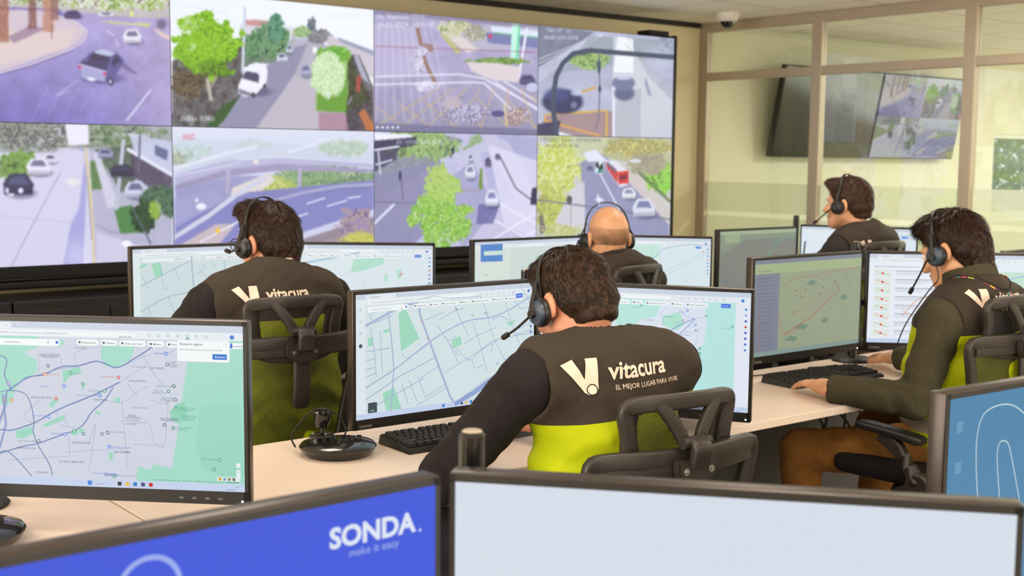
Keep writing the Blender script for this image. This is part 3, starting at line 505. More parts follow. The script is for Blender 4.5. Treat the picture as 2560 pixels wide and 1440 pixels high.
p.poly([(1196, 510), (1250, 510), (1232, 560), (1190, 560)], (96, 92, 150), .8); p.car(1175, 430, 26, 38, (230, 232, 246), (110, 110, 150)); p.car(1176, 394, 16, 20, (220, 222, 240)); p.car(1220, 404, 16, 24, (96, 92, 120)); p.car(1244, 390, 14, 16, (110, 106, 140)); p.car(1229, 496, 32, 46, (228, 230, 250), (110, 112, 160))
for a in range(30):
    th = a*2.399; r_ = math.sqrt(a/30)*(.8+.35*math.sin(th*2.3)*math.cos(th*1.1+2)); x = 1100+math.cos(th)*r_*92; y = 560+math.sin(th)*r_*84-(1-r_)*34
    p.fol(x, y, 20+8*math.sin(a*1.7), 18+7*math.cos(a*2.3), [(130, 190, 56), (160, 214, 84), (104, 156, 50), (190, 226, 120), (170, 180, 180)], 5, a % 7, 1.1)
p.fol(1104, 470, 44, 40, [(150, 190, 80), (176, 210, 104), (120, 160, 70)], 6, 2, 1.2); p.fol(1100, 450, 30, 50, [(160, 196, 84), (180, 206, 110), (130, 166, 70)], 6, 12, 1.1); p.text('24-09-2024', 944, 346, 12, (240, 242, 250)); p.text('AV. VITACURA 09:02', 990, 360, 13, (244, 246, 250))
# 8: bus on a two lane road
p = F[7] = Paint(fq(3, 1), (200, 200, 196)); p.noise(.15, 20); p.poly([(1343, 338), (1680, 346), (1680, 420), (1560, 400), (1440, 380)], (176, 176, 120), 1, .5, 9); p.fol(1600, 366, 90, 24, [(206, 206, 110), (150, 150, 100), (190, 170, 90), (230, 230, 200)], 6, 3); p.fol(1396, 420, 70, 80, [(206, 214, 110), (186, 200, 84), (222, 226, 150), (156, 170, 80)], 8, 4, .9); p.fol(1380, 520, 50, 70, [(206, 206, 130), (186, 196, 90), (160, 160, 90)], 8, 6, .9); p.poly([(1420, 340), (1520, 344), (1500, 400), (1440, 390)], (206, 212, 180), .7, .4, 7)
p.poly([(1452, 404), (1500, 380), (1560, 420), (1676, 560), (1676, 592), (1464, 590)], (140, 140, 176), 1, .1, 14); p.poly([(1430, 470), (1462, 450), (1466, 590), (1370, 590)], (206, 204, 214), 1, .1); p.poly([(1540, 400), (1600, 430), (1676, 520), (1676, 560), (1560, 440)], (206, 196, 190), 1, .1); p.fol(1650, 440, 40, 44, [(130, 196, 60), (150, 210, 84), (110, 150, 60)], 7, 8, .5); p.fol(1620, 410, 50, 30, [(170, 160, 130), (150, 146, 120)], 6, 9); p.line([(1600, 430), (1676, 500)], 8, (96, 116, 70), .8); p.poly([(1460, 380), (1490, 372), (1520, 400), (1470, 402)], (226, 226, 240))
p.line([(1500, 430), (1552, 524)], 3, (236, 236, 246)); p.line([(1496, 486), (1500, 510)], 4, (230, 232, 246)); p.poly([(1488, 498), (1500, 490), (1514, 500), (1500, 502)], (232, 234, 246)); p.line([(1343, 498), (1560, 526), (1676, 546)], 4, (110, 116, 130), .9); p.poly([(1346, 540), (1356, 536), (1366, 580), (1350, 586)], (120, 110, 100)); p.fol(1400, 574, 50, 16, [(180, 186, 110), (206, 206, 150)], 6, 5, .9)
p.poly([(1514, 398), (1540, 400), (1574, 428), (1572, 460), (1552, 466), (1516, 416)], (226, 224, 232)); p.poly([(1516, 404), (1546, 426), (1546, 456), (1518, 418)], (206, 60, 56)); p.poly([(1546, 428), (1574, 424), (1573, 456), (1548, 458)], (214, 52, 48)); p.poly([(1550, 436), (1571, 434), (1570, 446), (1550, 448)], (120, 40, 50)); p.poly([(1518, 400), (1542, 420), (1540, 432), (1518, 410)], (96, 90, 120), .8)
p.poly([(1488, 402), (1510, 400), (1512, 430), (1490, 432)], (226, 232, 236)); p.poly([(1490, 404), (1498, 403), (1499, 418), (1491, 418)], (40, 44, 50)); p.poly([(1500, 414), (1508, 404), (1510, 428), (1494, 430)], (40, 44, 50)); p.ell(1497, 425, 3, 3, (60, 220, 190)); p.ell(1505, 424, 3, 3, (60, 220, 190)); p.line([(1436, 410), (1490, 410)], 2, (130, 130, 140), .6)
p.car(1476, 418, 16, 12, (110, 110, 150)); p.car(1574, 482, 34, 30, (236, 236, 244), (120, 120, 150)); p.car(1612, 518, 56, 50, (214, 218, 232), (100, 106, 150)); p.ell(1590, 400, 16, 5, (220, 222, 236), .9); p.ell(1424, 498, 8, 12, (80, 66, 70), .9); p.line([(1428, 510), (1428, 560)], 2, (140, 150, 110)); p.text('LO CASTILLO - VITACURA', 1350, 352, 13, (60, 66, 70), .7); p.text('24-09-2024 09 05', 1362, 366, 12, (70, 76, 80), .6)

names8 = ['curved road with a grey pickup truck', 'leafy street with a white van under a bright green tree', 'wide crossing with yellow box markings', 'junction behind a dark curved lamp arm', 'long street with parked cars at the left kerb', 'hazy highway flyovers, marked REC in red', 'avenue behind a bright young tree', 'two lane road with a red bus']
for k in range(8):
    c, r = k % 4, k//4
    for _ in range(2): Bk = np.pad(F[k].B, ((1, 1), (1, 1), (0, 0)), 'edge'); F[k].B = (Bk[1:-1, 1:-1]*2+Bk[:-2, 1:-1]+Bk[2:, 1:-1]+Bk[1:-1, :-2]+Bk[1:-1, 2:])/6
    F[k].B = 255*(F[k].B/255)**.95*.97+np.array((8, 9, 14))
    t = empty('video_wall_display', (VX-PW*(3.5-c), VY, VZ-PH*(r+.5)), label=f'video wall display showing {names8[k]}', cat='display', group='eight displays of the video wall')
    F[k].mesh('screen', PW-.004, PH-.004, t, M['feed'], (0, -.003, 0))
    bm = BM(); box(bm, (0, .04, 0), (PW-.001, .078, PH-.001)); fin('housing', bm, M['blackm'], t)
t = empty('video_wall_stand', (VX-2*PW, VY+.1, 0), label='black steel frame with ledge and side post carrying the eight large displays', cat='stand')
bm = BM(); box(bm, (2*PW+.018, -.03, 1.62), (.034, .14, 1.39), .004); box(bm, (2*PW-.06, .04, 2.325), (.19, .12, .05), .004); fin('side_post', bm, M['blackm'], t)
bm = BM(); box(bm, (-.05, -.02, .905), (4*PW+.16, .16, .058), .006); box(bm, (-.05, -.05, .845), (4*PW+.16, .1, .04), .012); fin('ledge', bm, M['blackm'], t)
for i in range(5):
    bm = BM(); box(bm, (-2*PW+.03+i*(4*PW-.06)/4, .24, 1.1), (.05, .05, 2.2)); fin('upright', bm, M['blackm'], t)
for i in range(6):
    t = empty('low_cabinet', (VX-.45-i*.9, VY-.02, 0), label='dark low cabinet in the row directly below the large displays', cat='cabinet', group='dark cabinets below the video wall')
    bm = BM(); box(bm, (0, .02, .4), (.89, .40, .78), .004); fin('body', bm, M['cabinet'], t)
    for s in (-1, 1):
        bm = BM(); box(bm, (s*.221, -.19, .39), (.436, .018, .72), .003); fin('door', bm, M['cabinet'], t)

# two tilted televisions behind the glass
for k, (nm, cx) in enumerate((('switched off television tilted forward, left of the pair behind the glass partition', 8.33), ('television with four camera pictures, right of the pair behind the glass partition', 9.605))):
    t = empty('television', (cx, 6.31, 1.85), label=nm, cat='television', group='tilted televisions in the adjoining room'); t.rotation_euler = (R(11), 0, 0)
    bm = BM(); box(bm, (0, .03, 0), (1.265, .05, .72), .006); fin('housing', bm, M['black'], t)
    bm = BM(); box(bm, (0, .108, 0), (.4, .11, .12), .01); fin('wall_bracket', bm, M['blackm'], t)
    if k == 0:
        bm = BM(); box(bm, (0, .004, 0), (1.24, .004, .70)); fin('screen', bm, mat('dark_television_glass', (14, 18, 11), .12, spec=.6), t)
    else:
        q = Paint([(0, 0), (1, 0), (1, 1), (0, 1)], (0, 0, 0), 240, 136)
        for (a, b), s_ in zip(((0, 0), (0, 1), (1, 0), (1, 1)), (0, 1, 4, 5)):
            q.B[a*68:(a+1)*68, b*120:(b+1)*120] = F[s_].B[::1][np.linspace(0, 169, 68).astype(int)][:, np.linspace(0, 299, 120).astype(int)]
        q.mesh('screen', 1.24, .70, t, M['tvlcd'], (0, .003, 0))
# trees outside the far window
for k, (x, y, z, r) in enumerate(((14.1, 8.5, .9, 1.15), (16.6, 9.0, 1.2, 1.2))):
    t = empty('garden_tree', (x, y, 0), label=('bushy green tree outside the window of the adjoining room', 'second green tree, right of the bushy one outside the window')[k], cat='tree', group='trees outside the window')
    bm = BM(); tube(bm, [(0, 0, -1), (0, 0, z)], .12); fin('trunk', bm, M['bark'], t)
    bm = BM()
    for i in range(2600):
        d = Vector(rng.normal(size=3)).normalized()*(r*(.5+.5*rng.rand())); d.z *= 1.1; d.z += z
        a = Vector(rng.normal(size=3)).normalized()*.06; b = a.cross(Vector(rng.normal(size=3))).normalized()*.03
        bm.faces.new([bm.verts.new(d+q) for q in (-a, b, a, -b)])
    fin('foliage', bm, M['leaf'], t)

# ------------------------------------------------------------------ desks
DZ = .73
def desk(x0, x1, y0, y1, label, legs, grp='white control room desks'):
    t = empty('desk', ((x0+x1)/2, (y0+y1)/2, 0), label=label, cat='desk', group=grp); w, d = x1-x0, y1-y0
    bm = BM(); box(bm, (0, 0, DZ-.0125), (w-.002, d, .025), .0025); fin('worktop', bm, M['deskw'], t)
    bm = BM(); box(bm, (0, d/2-.05, .43), (w-.1, .018, .5), .002); fin('modesty_panel', bm, M['grey'], t)
    for lx in legs:
        bm = BM(); box(bm, (lx-(x0+x1)/2, .02, .36), (.05, d-.12, .69), .004); fin('leg', bm, M['blackm'], t)
    bm = BM(); box(bm, (0, d/2-.12, .66), (w-.2, .1, .05), .004); fin('cable_tray', bm, M['blackm'], t)
    return t
desk(-1.6, .969, 2.285, 2.872, 'white desk at left under the green and grey map monitor, left of the seam', (-1.5, .86))
desk(.971, 5.4, 2.285, 2.872, 'long white desk of the middle row with two keyboards and the joystick console', (1.1, 5.3))
desk(.2, 3.1, 3.69, 4.28, 'white desk of the back row in front of the operator with glasses', (.3, 3.0))
desk(3.102, 7.0-.05, 3.69, 4.28, 'white back row desk in front of the bald operator and the one in profile', (3.2, 6.8))
desk(-1.2, 1.55, .66, 1.25, 'white desk closest to the camera, hidden below the blue and pale screens', (-1.1, 1.45))
desk(1.552, 3.5, .66, 1.25, 'white desk under the monitor with the teal blue background at right', (1.65, 3.4))

# ------------------------------------------------------------------ monitors
MW_, MH_ = .60, .362
def proj(x, y, z):
    d = Vector((x, y, z-EYE)); k = d.dot(fwd); return (1280+3111.7*d.dot(right)/k, 720-3111.7*d.dot(up)/k)
MON = dict(A_l=(1.947, 2.693, -.6, -.341), A_r=(2.398, 2.414, -56.7, -.343), B_r=(.867, 2.365, -44.5, -.316), L_l=(1.948, 4.144, -2.2, -.318), L_r=(2.417, 3.949, -37.9, -.318),
           D_l=(3.383, 4.098, -.3, -.34), D_r=(3.928, 3.953, -47.8, -.34), E_l=(4.868, 4.09, .5, -.34), E_r=(5.482, 3.943, -62, -.34), R_l=(3.492, 2.703, .2, -.323), R_r=(4.045, 2.502, -43.5, -.325),
           F_l=(.473, 1.083, .2, -.345), F_r=(.981, .86, -49.6, -.345), G_l=(1.957, 1.007, -3.1, -.345), S_l=(5.055, 2.70, 1, -.362))
def screen_quad(k):
    x, y, a, z = MON[k]; a = R(a); e = (math.cos(a), math.sin(a)); P = []
    for s, t in ((-1, 0), (1, 0), (1, 1), (-1, 1)):
        h = s*(MW_/2-.008); P.append(proj(x+e[0]*h, y+e[1]*h, EYE+z-(.010 if not t else MH_-.028)))
    return P
def monitor(k, label, cv, brand=False, logo_text='Lenovo'):
    x, y, a, z = MON[k]; t = empty('monitor', (x, y, EYE+z-MH_/2), R(a), label=label, cat='monitor', group='desk monitors')
    bm = BM(); box(bm, (0, .0165, 0), (MW_, .031, MH_), .004, 2); fin('housing', bm, M['edge'], t, True)
    bm = BM(); hw, hh = MW_/2, MH_/2
    for c_, s_ in (((-hw+.006, 0, 0), (.0095, .0016, MH_-.003)), ((hw-.006, 0, 0), (.0095, .0016, MH_-.003)), ((0, 0, hh-.0065), (MW_-.003, .0016, .0095)), ((0, 0, -hh+.015), (MW_-.003, .0016, .027))): box(bm, c_, s_)
    fin('bezel', bm, M['black'], t)
    bm = BM(); box(bm, (0, .047, -.02), (.30, .04, .20), .015, 3); fin('back_cover', bm, M['black'], t, True)
    cv.build('screen', t, M['lcd'], (0, -.0011, .009))
    if brand:
        v, f, w = text2d(logo_text, .012); s = .0125; me = bpy.data.meshes.new('lettering'); me.from_pydata([(a_*s, 0, b_*s) for a_, b_ in v], [], f)
        link('lettering', me, M['greylogo'], t, (-MW_/2+.018, -.0011, -MH_/2+.007))
    bm = BM()
    for i in range(4): box(bm, (MW_/2-.135+i*.026, -.0010, -MH_/2+.013), (.009, .001, .004))
    fin('buttons', bm, M['grey'], t)
    bm = BM(); box(bm, (MW_/2-.013, -.0010, -MH_/2+.009), (.004, .001, .0035)); fin('power_light', bm, M['led'], t)
    return t
SWm, SHm = MW_-.016, MH_-.038
PALE, RD, GN = (222, 230, 236), (172, 186, 216), (160, 220, 196)
def chrome(c, bg=(214, 222, 232), tabs=True, right=True, bar=True, sc=1, accent=True):
    """browser window dressing: tabs, address line, search field, filter chips, task bar"""
    c.rect(0, 0, 1920, 44, (200, 210, 226), 2); c.rect(0, 44, 1920, 52, (226, 234, 240), 2)
    c.rect(120, 60, 1100, 26, (238, 243, 246), 3, 12); c.text('google.com/maps/@-33.3903202,-70.5441158,14z/entry=ttu&g_ep=EgoyMDI0MDkxOC4x', (150, 79), 17, (120, 130, 145), 4, px=False)
    if tabs:
        c.rect(96, 8, 300, 36, (226, 234, 240), 3, 8); c.text('Google Maps', (140, 33), 18, (90, 100, 115), 4, px=False); c.text('x', (360, 33), 18, (90, 100, 115), 4, px=False); c.text('+', (415, 34), 22, (90, 100, 115), 4, px=False)
    for i in range(7): c.disc((1310+i*62, 72), 9, (110, 120, 135), 4, px=False, hole=7)
    c.disc((1850, 72), 15, (60, 130, 210), 5, px=False)
    if bar:
        c.rect(0, 1030, 1920, 50, (196, 210, 236), 4); c.rect(880, 1040, 28, 28, (46, 130, 220), 5); c.text('Buscar', (940, 1064), 18, (120, 130, 150), 5, px=False)
        for i, col in enumerate(((40, 44, 56), (236, 190, 70), (40, 130, 200), (56, 70, 130), (206, 36, 46))): c.rect(1080+i*52, 1040, 26, 26, col, 5, 5)
        c.text('9:04', (1860, 1052), 13, (90, 100, 120), 5, px=False); c.text('24-09-2024', (1800, 1072), 13, (90, 100, 120), 5, px=False)
def chips(c, x, y, gap=14, size=20, names=('Restaurantes', 'Hoteles', 'Cosas que hacer', 'Museos', 'Estaciones de transp...', 'Farmacias', 'Cajeros automáticos')):
    for n in names:
        w = text2d(n, 0)[2]*size+54; c.rect(x, y, w, 38, (240, 245, 247), 7, 18); c.rect(x+14, y+12, 14, 14, (60, 70, 80), 8, 3); c.text(n, (x+36, y+26), size, (60, 70, 80), 8, px=False, bold=.006); x += w+gap
def side(c): 
    for i, col in enumerate(((60, 130, 210), (150, 160, 220), (70, 90, 210), (214, 60, 60), (90, 90, 200), (60, 80, 200), (60, 110, 210), (90, 130, 200))): c.disc((1880, 150+i*52), 11, col, 8, px=False)
def canvas(k, col):
    c = Canvas(SWm, SHm, screen_quad(k)); c.rect(0, 0, 1920, 1080, col, 0); return c
rr = random.Random(3)
def netw(c, bx, ang, step, w, col, n=14, jit=.15, lay=2, drop=.2):
    """street grid inside a box (drawing px of the screen)"""
    x0, y0, x1, y1 = bx; ca, sa = math.cos(R(ang)), math.sin(R(ang)); cx, cy = (x0+x1)/2, (y0+y1)/2; L = max(x1-x0, y1-y0)
    for i in range(-n, n+1):
        for d in (0, 1):
            if rr.random() < drop: continue
            o = i*step*(1+rr.uniform(-jit, jit)); a, b = sorted((rr.uniform(-L/1.4, L/1.4), rr.uniform(-L/1.4, L/1.4)))
            if b-a < L*.25: continue
            u, v = ((ca, sa), (-sa, ca)) if d == 0 else ((-sa, ca), (ca, sa))
            P = [(cx+v[0]*o+u[0]*t, cy+v[1]*o+u[1]*t) for t in np.linspace(a, b, 10)]; P = [q for q in P if x0 < q[0] < x1 and y0 < q[1] < y1]
            if len(P) > 1: c.line(P, w, col, lay, px=False)

# B_r: large overview map beside the empty place at left
c = canvas('B_r', (206, 211, 226)); g = (160, 218, 200); g2 = (150, 210, 194)
c.poly([(470, 830), (620, 830), (620, 1215), (360, 1215), (385, 1160), (430, 1170), (448, 1060), (455, 1000), (465, 930), (472, 880)], g, 1)
c.poly([(425, 1030), (440, 1010), (462, 1005), (470, 1040), (450, 1060), (428, 1048)], (140, 208, 184), 2)
c.poly([(500, 1020), (540, 1006), (600, 1010), (612, 1190), (560, 1190), (510, 1175), (488, 1120)], (152, 212, 196), 2)
c.poly([(-120, 830), (60, 838), (98, 842), (92, 870), (60, 880), (92, 900), (95, 930), (60, 946), (40, 970), (30, 1010), (-30, 1010), (-120, 1000)], g, 1); c.poly([(345, 1165), (385, 1175), (395, 1215), (340, 1212)], g, 1)
c.poly([(255, 850), (300, 866), (325, 850), (338, 868), (326, 900), (290, 920), (262, 915), (252, 890)], g, 1); c.poly([(130, 850), (162, 850), (156, 866), (140, 866)], g, 1)
for P in ([(157, 925), (200, 918), (205, 930), (170, 945), (160, 960)], [(122, 1012), (142, 990), (146, 1004), (128, 1020)], [(110, 1060), (165, 1035), (160, 1050), (112, 1068)], [(40, 1076), (80, 1066), (84, 1084), (60, 1096), (42, 1094)], [(181, 1075), (198, 1076), (192, 1088), (180, 1088)], [(240, 1025), (254, 1031), (250, 1038), (238, 1032)], [(288, 995), (302, 992), (300, 1005), (288, 1005)], [(206, 960), (213, 962), (210, 975), (204, 972)], [(273, 1130), (284, 1132), (282, 1150), (273, 1146)], [(200, 1070), (214, 1074), (206, 1084), (198, 1080)]): c.poly(P, (150, 214, 190), 2)
netw(c, (40, 560, 900, 1000), -18, 44, 2, (190, 200, 222), 14); netw(c, (300, 320, 1300, 700), -28, 60, 2, (194, 203, 224), 12); netw(c, (900, 560, 1420, 1020), 4, 46, 2, (192, 201, 223), 14); netw(c, (1100, 180, 1500, 560), -38, 60, 2, (192, 201, 223), 9)
D1, D2 = (118, 138, 184), (140, 156, 198)
c.line([(0, 1050), (14, 1010), (18, 980), (48, 958), (72, 942), (112, 936), (152, 917), (196, 914), (226, 906), (243, 903), (262, 908), (286, 918), (308, 914), (330, 900), (360, 882), (390, 860)], 9, D1, 4, curve=True); c.line([(0, 1060), (18, 1010), (22, 975), (72, 945), (155, 921), (200, 918)], 4, D2, 4, curve=True)
c.line([(0, 887), (18, 900), (12, 935), (22, 960), (30, 975)], 7, D1, 4, curve=True); c.line([(-30, 1010), (0, 980), (20, 975)], 5, D1, 4); c.line([(20, 975), (60, 982), (78, 1010), (86, 1055), (84, 1078), (96, 1112), (124, 1160), (132, 1188)], 7, D1, 4, curve=True)
c.line([(-60, 1110), (0, 1075), (30, 1075), (88, 1056), (150, 1022), (240, 985), (300, 955)], 9, D1, 4, curve=True); c.line([(-40, 1150), (10, 1130), (60, 1115), (96, 1108), (160, 1085), (186, 1077), (210, 1060), (230, 1030), (262, 1000), (284, 968)], 8, D1, 4, curve=True)
c.line([(0, 1130), (20, 1128), (50, 1155), (80, 1190)], 7, D1, 4, curve=True); c.line([(8, 985), (16, 1060), (0, 1120)], 14, D2, 4)
for P in ([(96, 886), (100, 930)], [(96, 886), (145, 885), (155, 915)], [(190, 908), (188, 884), (216, 872), (250, 868)], [(258, 862), (258, 900), (284, 918)], [(285, 922), (330, 905), (380, 885), (428, 880), (470, 850)], [(300, 955), (340, 930), (360, 920)], [(262, 1000), (310, 1005), (350, 975), (375, 965)], [(320, 960), (345, 990)], [(370, 910), (390, 940), (410, 965)], [(345, 870), (390, 940)], [(172, 1090), (176, 1140)], [(222, 1110), (240, 1060), (222, 1180)], [(160, 1045), (170, 1062)], [(305, 1000), (320, 1170)], [(375, 1060), (390, 1110), (412, 1112), (416, 1060)], [(330, 1110), (412, 1112)], [(378, 1000), (420, 1012)], [(400, 985), (420, 1012), (416, 1060)], [(310, 1060), (375, 1055)], [(100, 1000), (60, 1040), (90, 1060)], [(140, 1020), (150, 1060), (190, 1068)], [(165, 1130), (320, 1120)], [(20, 1150), (170, 1140)]): c.line(P, 4, (168, 182, 212), 3, curve=len(P) > 2)
chrome(c); c.rect(250, 112, 470, 44, (242, 246, 248), 7, 20); c.text('imanquehue', (350, 142), 20, (120, 130, 145), 8, px=False); c.disc((640, 132), 9, (90, 100, 110), 8, px=False, hole=7); c.rect(690, 122, 20, 20, (60, 120, 220), 8, 8); chips(c, 830, 108, 12, 18)
for s, x, y, sz in (('LO CURRO', 187, 871, 17), ('SANTA MARIA DE', 99, 889, 17), ('MANQUEHUE', 105, 893.5, 17), ('JARDIN DE', 298, 844, 17), ('LOS FRAILES', 374, 922, 18), ('SAN DAMIAN', 323, 954, 18), ('JARDIN DEL ESTE', 78, 995, 18), ('MARDONAL', 233, 1001, 18), ('CERRO', 321, 1041, 17), ('APOQUINDO', 315, 1045.5, 17), ('SAN CARLOS DE', 400, 1048, 17), ('APOQUINDO', 404, 1052.5, 17), ('RONDESVALLES', 180, 1108, 18), ('LOS DESCUBRIDORES', 147, 1155, 18), ('VATICANO', 88, 1182, 18), ('BARRIO EL GOLF', 44, 1121, 17)): c.text(s, (x, y), sz, (84, 94, 116), 6)
c.text('Las Condes', (286, 1131), 23, (40, 48, 66), 6, bold=.004)
for s, x, y, col in (('Mall Sport', 388, 885, (100, 130, 220)), ('UNAB', 424, 908, (110, 120, 140)), ('Campus', 424, 913, (110, 120, 140)), ('Casona', 424, 918, (110, 120, 140)), ('Tienda La Vague', 391, 966, (110, 120, 140)), ('Plaza Juan', 386, 978, (80, 150, 130)), ('Diego Escalera', 380, 983, (80, 150, 130)), ('Universidad', 404, 996, (110, 120, 140)), ('del Desarrollo', 402, 1001, (110, 120, 140)), ('UDD', 414, 1006, (110, 120, 140)), ('Estadio San Carlos', 447, 1021, (80, 150, 130)), ('de Apoquindo', 452, 1026, (80, 150, 130)), ('Parque Natural', 455, 1041, (80, 150, 130)), ('San Carlos de', 455, 1046, (80, 150, 130)), ('Apoquindo', 460, 1051, (80, 150, 130)), ('Parque Natural', 442, 1070, (80, 150, 130)), ('La Plaza Sur', 442, 1075, (80, 150, 130)), ('Clinica MEDS', 254, 943, (220, 90, 100)), ('Club Palestino', 222, 978, (80, 150, 130)), ('Centro Alto Las Condes', 192, 989, (90, 120, 220)), ('Parque Arauco', 84, 1040, (90, 120, 220)), ('Costanera', 100, 967, (90, 120, 220)), ('Manquehue', 130, 1085, (90, 120, 220)), ('Metro Escuela Militar', 44, 1103, (110, 120, 140)), ('Mirador Los Domos', 281, 1119, (90, 120, 220)), ('Barrio Italiano', 277, 1081, (110, 120, 140)), ('Cerro El Bandera', 504, 1149, (80, 150, 130)), ('Club Deportivo UDD', 290, 1190, (80, 150, 130)), ('Parque Los Dominicos', 234, 1184, (90, 120, 220)), ('MUT', 6, 1002, (220, 120, 60)), ('Restaurante', 120, 937, (226, 130, 70)), ('Lomas', 186, 934, (80, 150, 130)), ('Av. Las Condes', 330, 918, (110, 120, 150)), ('Cam. El Alba', 316, 1052, (110, 120, 150)), ('Av. Bilbao', 318, 1061, (110, 120, 150)), ('Cam. Las Flores', 332, 1020, (110, 120, 150))): c.text(s, (x, y), 16, col, 6)
for x, y, col in ((416, 884, (60, 120, 220)), (419, 911, (90, 106, 136)), (435, 965, (70, 84, 110)), (422, 978, (40, 150, 110)), (439, 999, (90, 106, 136)), (441, 1021, (40, 150, 110)), (434, 1070, (30, 140, 100)), (412, 1062, (90, 106, 136)), (297, 943, (214, 50, 60)), (141, 996, (214, 60, 70)), (114, 936, (236, 140, 50)), (30, 1000, (230, 120, 60)), (22, 959, (170, 90, 210)), (177, 932, (40, 150, 110)), (208, 959, (40, 150, 110)), (161, 965, (70, 130, 230)), (262, 977, (40, 150, 110)), (251, 988, (70, 130, 230)), (122, 1041, (70, 130, 230)), (163, 1085, (70, 130, 230)), (186, 1077, (40, 160, 120)), (98, 1102, (100, 116, 146)), (210, 1084, (100, 116, 146)), (256, 1084, (100, 116, 146)), (270, 1081, (90, 100, 120)), (274, 1116, (60, 120, 220)), (549, 1150, (30, 150, 110)), (536, 1173, (30, 150, 110)), (286, 1190, (40, 150, 110)), (121, 914, (90, 106, 136)), (470, 848, (30, 140, 100))):
    c.disc((x, y), 12, col, 6); c.disc((x, y), 6, (236, 240, 244), 7)
c.rect(1490, 96, 345, 142, (196, 206, 216), 8, 14); c.rect(1492, 96, 341, 138, (240, 245, 247), 9, 12); c.text('Restaurar páginas', (1510, 128), 21, (40, 44, 56), 10, px=False, bold=.006); c.text('Microsoft Edge se cerró de forma inesperada.', (1510, 162), 15, (90, 98, 110), 10, px=False); c.rect(1722, 182, 94, 36, (20, 116, 206), 10, 5); c.text('Restaurar', (1738, 206), 17, (236, 242, 250), 11, px=False, bold=.01); c.text('x', (1806, 122), 18, (120, 120, 130), 10, px=False); c.rect(1838, 110, 14, 32, (46, 110, 230), 8)
c.text('Google', (262, 1189), 30, (100, 120, 190), 7, bold=.02); c.text('Datos del mapa 2024 Google    Chile    Condiciones    Privacidad    Enviar comentarios sobre el producto    500 m', (1320, 1022), 12, (80, 90, 105), 7, px=False); c.rect(1808, 1016, 76, 3, (60, 70, 80), 7)
for y in (905, 948, 975): c.rect(1866, y-14, 28, 28, (232, 240, 242), 7, 6)
c.text('+', (1873, 956), 22, (60, 60, 70), 8, px=False); c.text('-', (1876, 984), 22, (60, 60, 70), 8, px=False); c.rect(1740, 984, 150, 28, (226, 236, 238), 7, 8)
for i, col in enumerate(((210, 160, 60), (130, 170, 200), (140, 150, 90), (110, 120, 90))): c.rect(1750+i*30, 988, 20, 20, col, 8, 4)
monitor('B_r', 'large monitor at far left, grey and green city map with a restore pages pop-up', c)

# A_l: street map left of the operator in the middle
c = canvas('A_l', (212, 226, 230)); RB = (168, 182, 212)
for P in ([(996, 784), (1012, 770), (1020, 785), (1048, 846), (1002, 878), (996, 800)], [(958, 826), (974, 820), (972, 830), (958, 832)], [(918, 846), (932, 842), (932, 864), (920, 866)], [(1128, 852), (1150, 838), (1154, 860), (1132, 872)], [(955, 984), (985, 968), (1004, 1024), (966, 1030)], [(1240, 946), (1310, 894), (1330, 904), (1280, 948)], [(1262, 806), (1290, 800), (1276, 816)]): c.poly(P, (158, 216, 190), 2)
c.line([(1046, 760), (1050, 790), (1072, 850), (1100, 926), (1124, 990), (1136, 1010)], 22, RB, 4); c.line([(910, 816), (940, 800), (976, 780), (1010, 762), (1046, 758)], 22, RB, 4); c.line([(968, 772), (976, 830), (984, 920), (976, 1030)], 12, RB, 4); c.line([(910, 972), (990, 920), (1080, 850), (1160, 805), (1230, 792), (1280, 770), (1332, 736)], 13, RB, 4, curve=True)
c.line([(1136, 1010), (1190, 978), (1260, 924), (1341, 866)], 44, (146, 166, 214), 5); c.line([(1136, 1012), (1341, 862)], 8, (120, 142, 200), 6); c.line([(910, 1002), (1000, 940), (1090, 892)], 10, RB, 3); c.line([(910, 1030), (980, 990), (1060, 945)], 8, RB, 3)
for P in ([(925, 816), (935, 880), (940, 942)], [(910, 880), (975, 870)], [(910, 905), (936, 896)], [(910, 925), (938, 918)], [(910, 945), (940, 932)], [(950, 826), (955, 935)], [(1004, 882), (1020, 894), (1070, 860)], [(1112, 840), (1146, 908)], [(1092, 812), (1118, 850), (1140, 838)], [(1140, 870), (1172, 900), (1196, 880)], [(1124, 860), (1146, 890)], [(1110, 932), (1260, 840), (1341, 800)], [(1182, 806), (1206, 886), (1216, 930)], [(1214, 774), (1234, 846), (1262, 900)], [(1262, 756), (1290, 840), (1310, 880)], [(1042, 938), (1062, 990)], [(1022, 950), (1042, 1004)], [(1004, 960), (1020, 1010)], [(1050, 945), (1100, 912)], [(1060, 994), (1110, 962)], [(1040, 1014), (1120, 966)], [(1146, 1000), (1220, 944)], [(1196, 880), (1240, 850), (1341, 830)], [(1180, 900), (1186, 920), (1206, 912)], [(1150, 796), (1170, 840)], [(1096, 800), (1130, 780), (1160, 770)], [(1130, 745), (1150, 800)], [(1200, 740), (1220, 790)], [(1280, 730), (1300, 770), (1341, 758)], [(1300, 712), (1326, 760)], [(1160, 860), (1190, 840), (1240, 818)], [(1062, 800), (1110, 780)], [(930, 800), (926, 786), (970, 764)], [(935, 808), (980, 788)], [(1230, 800), (1250, 790), (1270, 800)], [(1210, 870), (1230, 860), (1226, 880)], [(1280, 840), (1330, 822)], [(1262, 900), (1300, 872)], [(1060, 745), (1080, 740)], [(1080, 740), (1130, 745), (1200, 740)]): c.line(P, 7, RB, 3, curve=len(P) > 2)
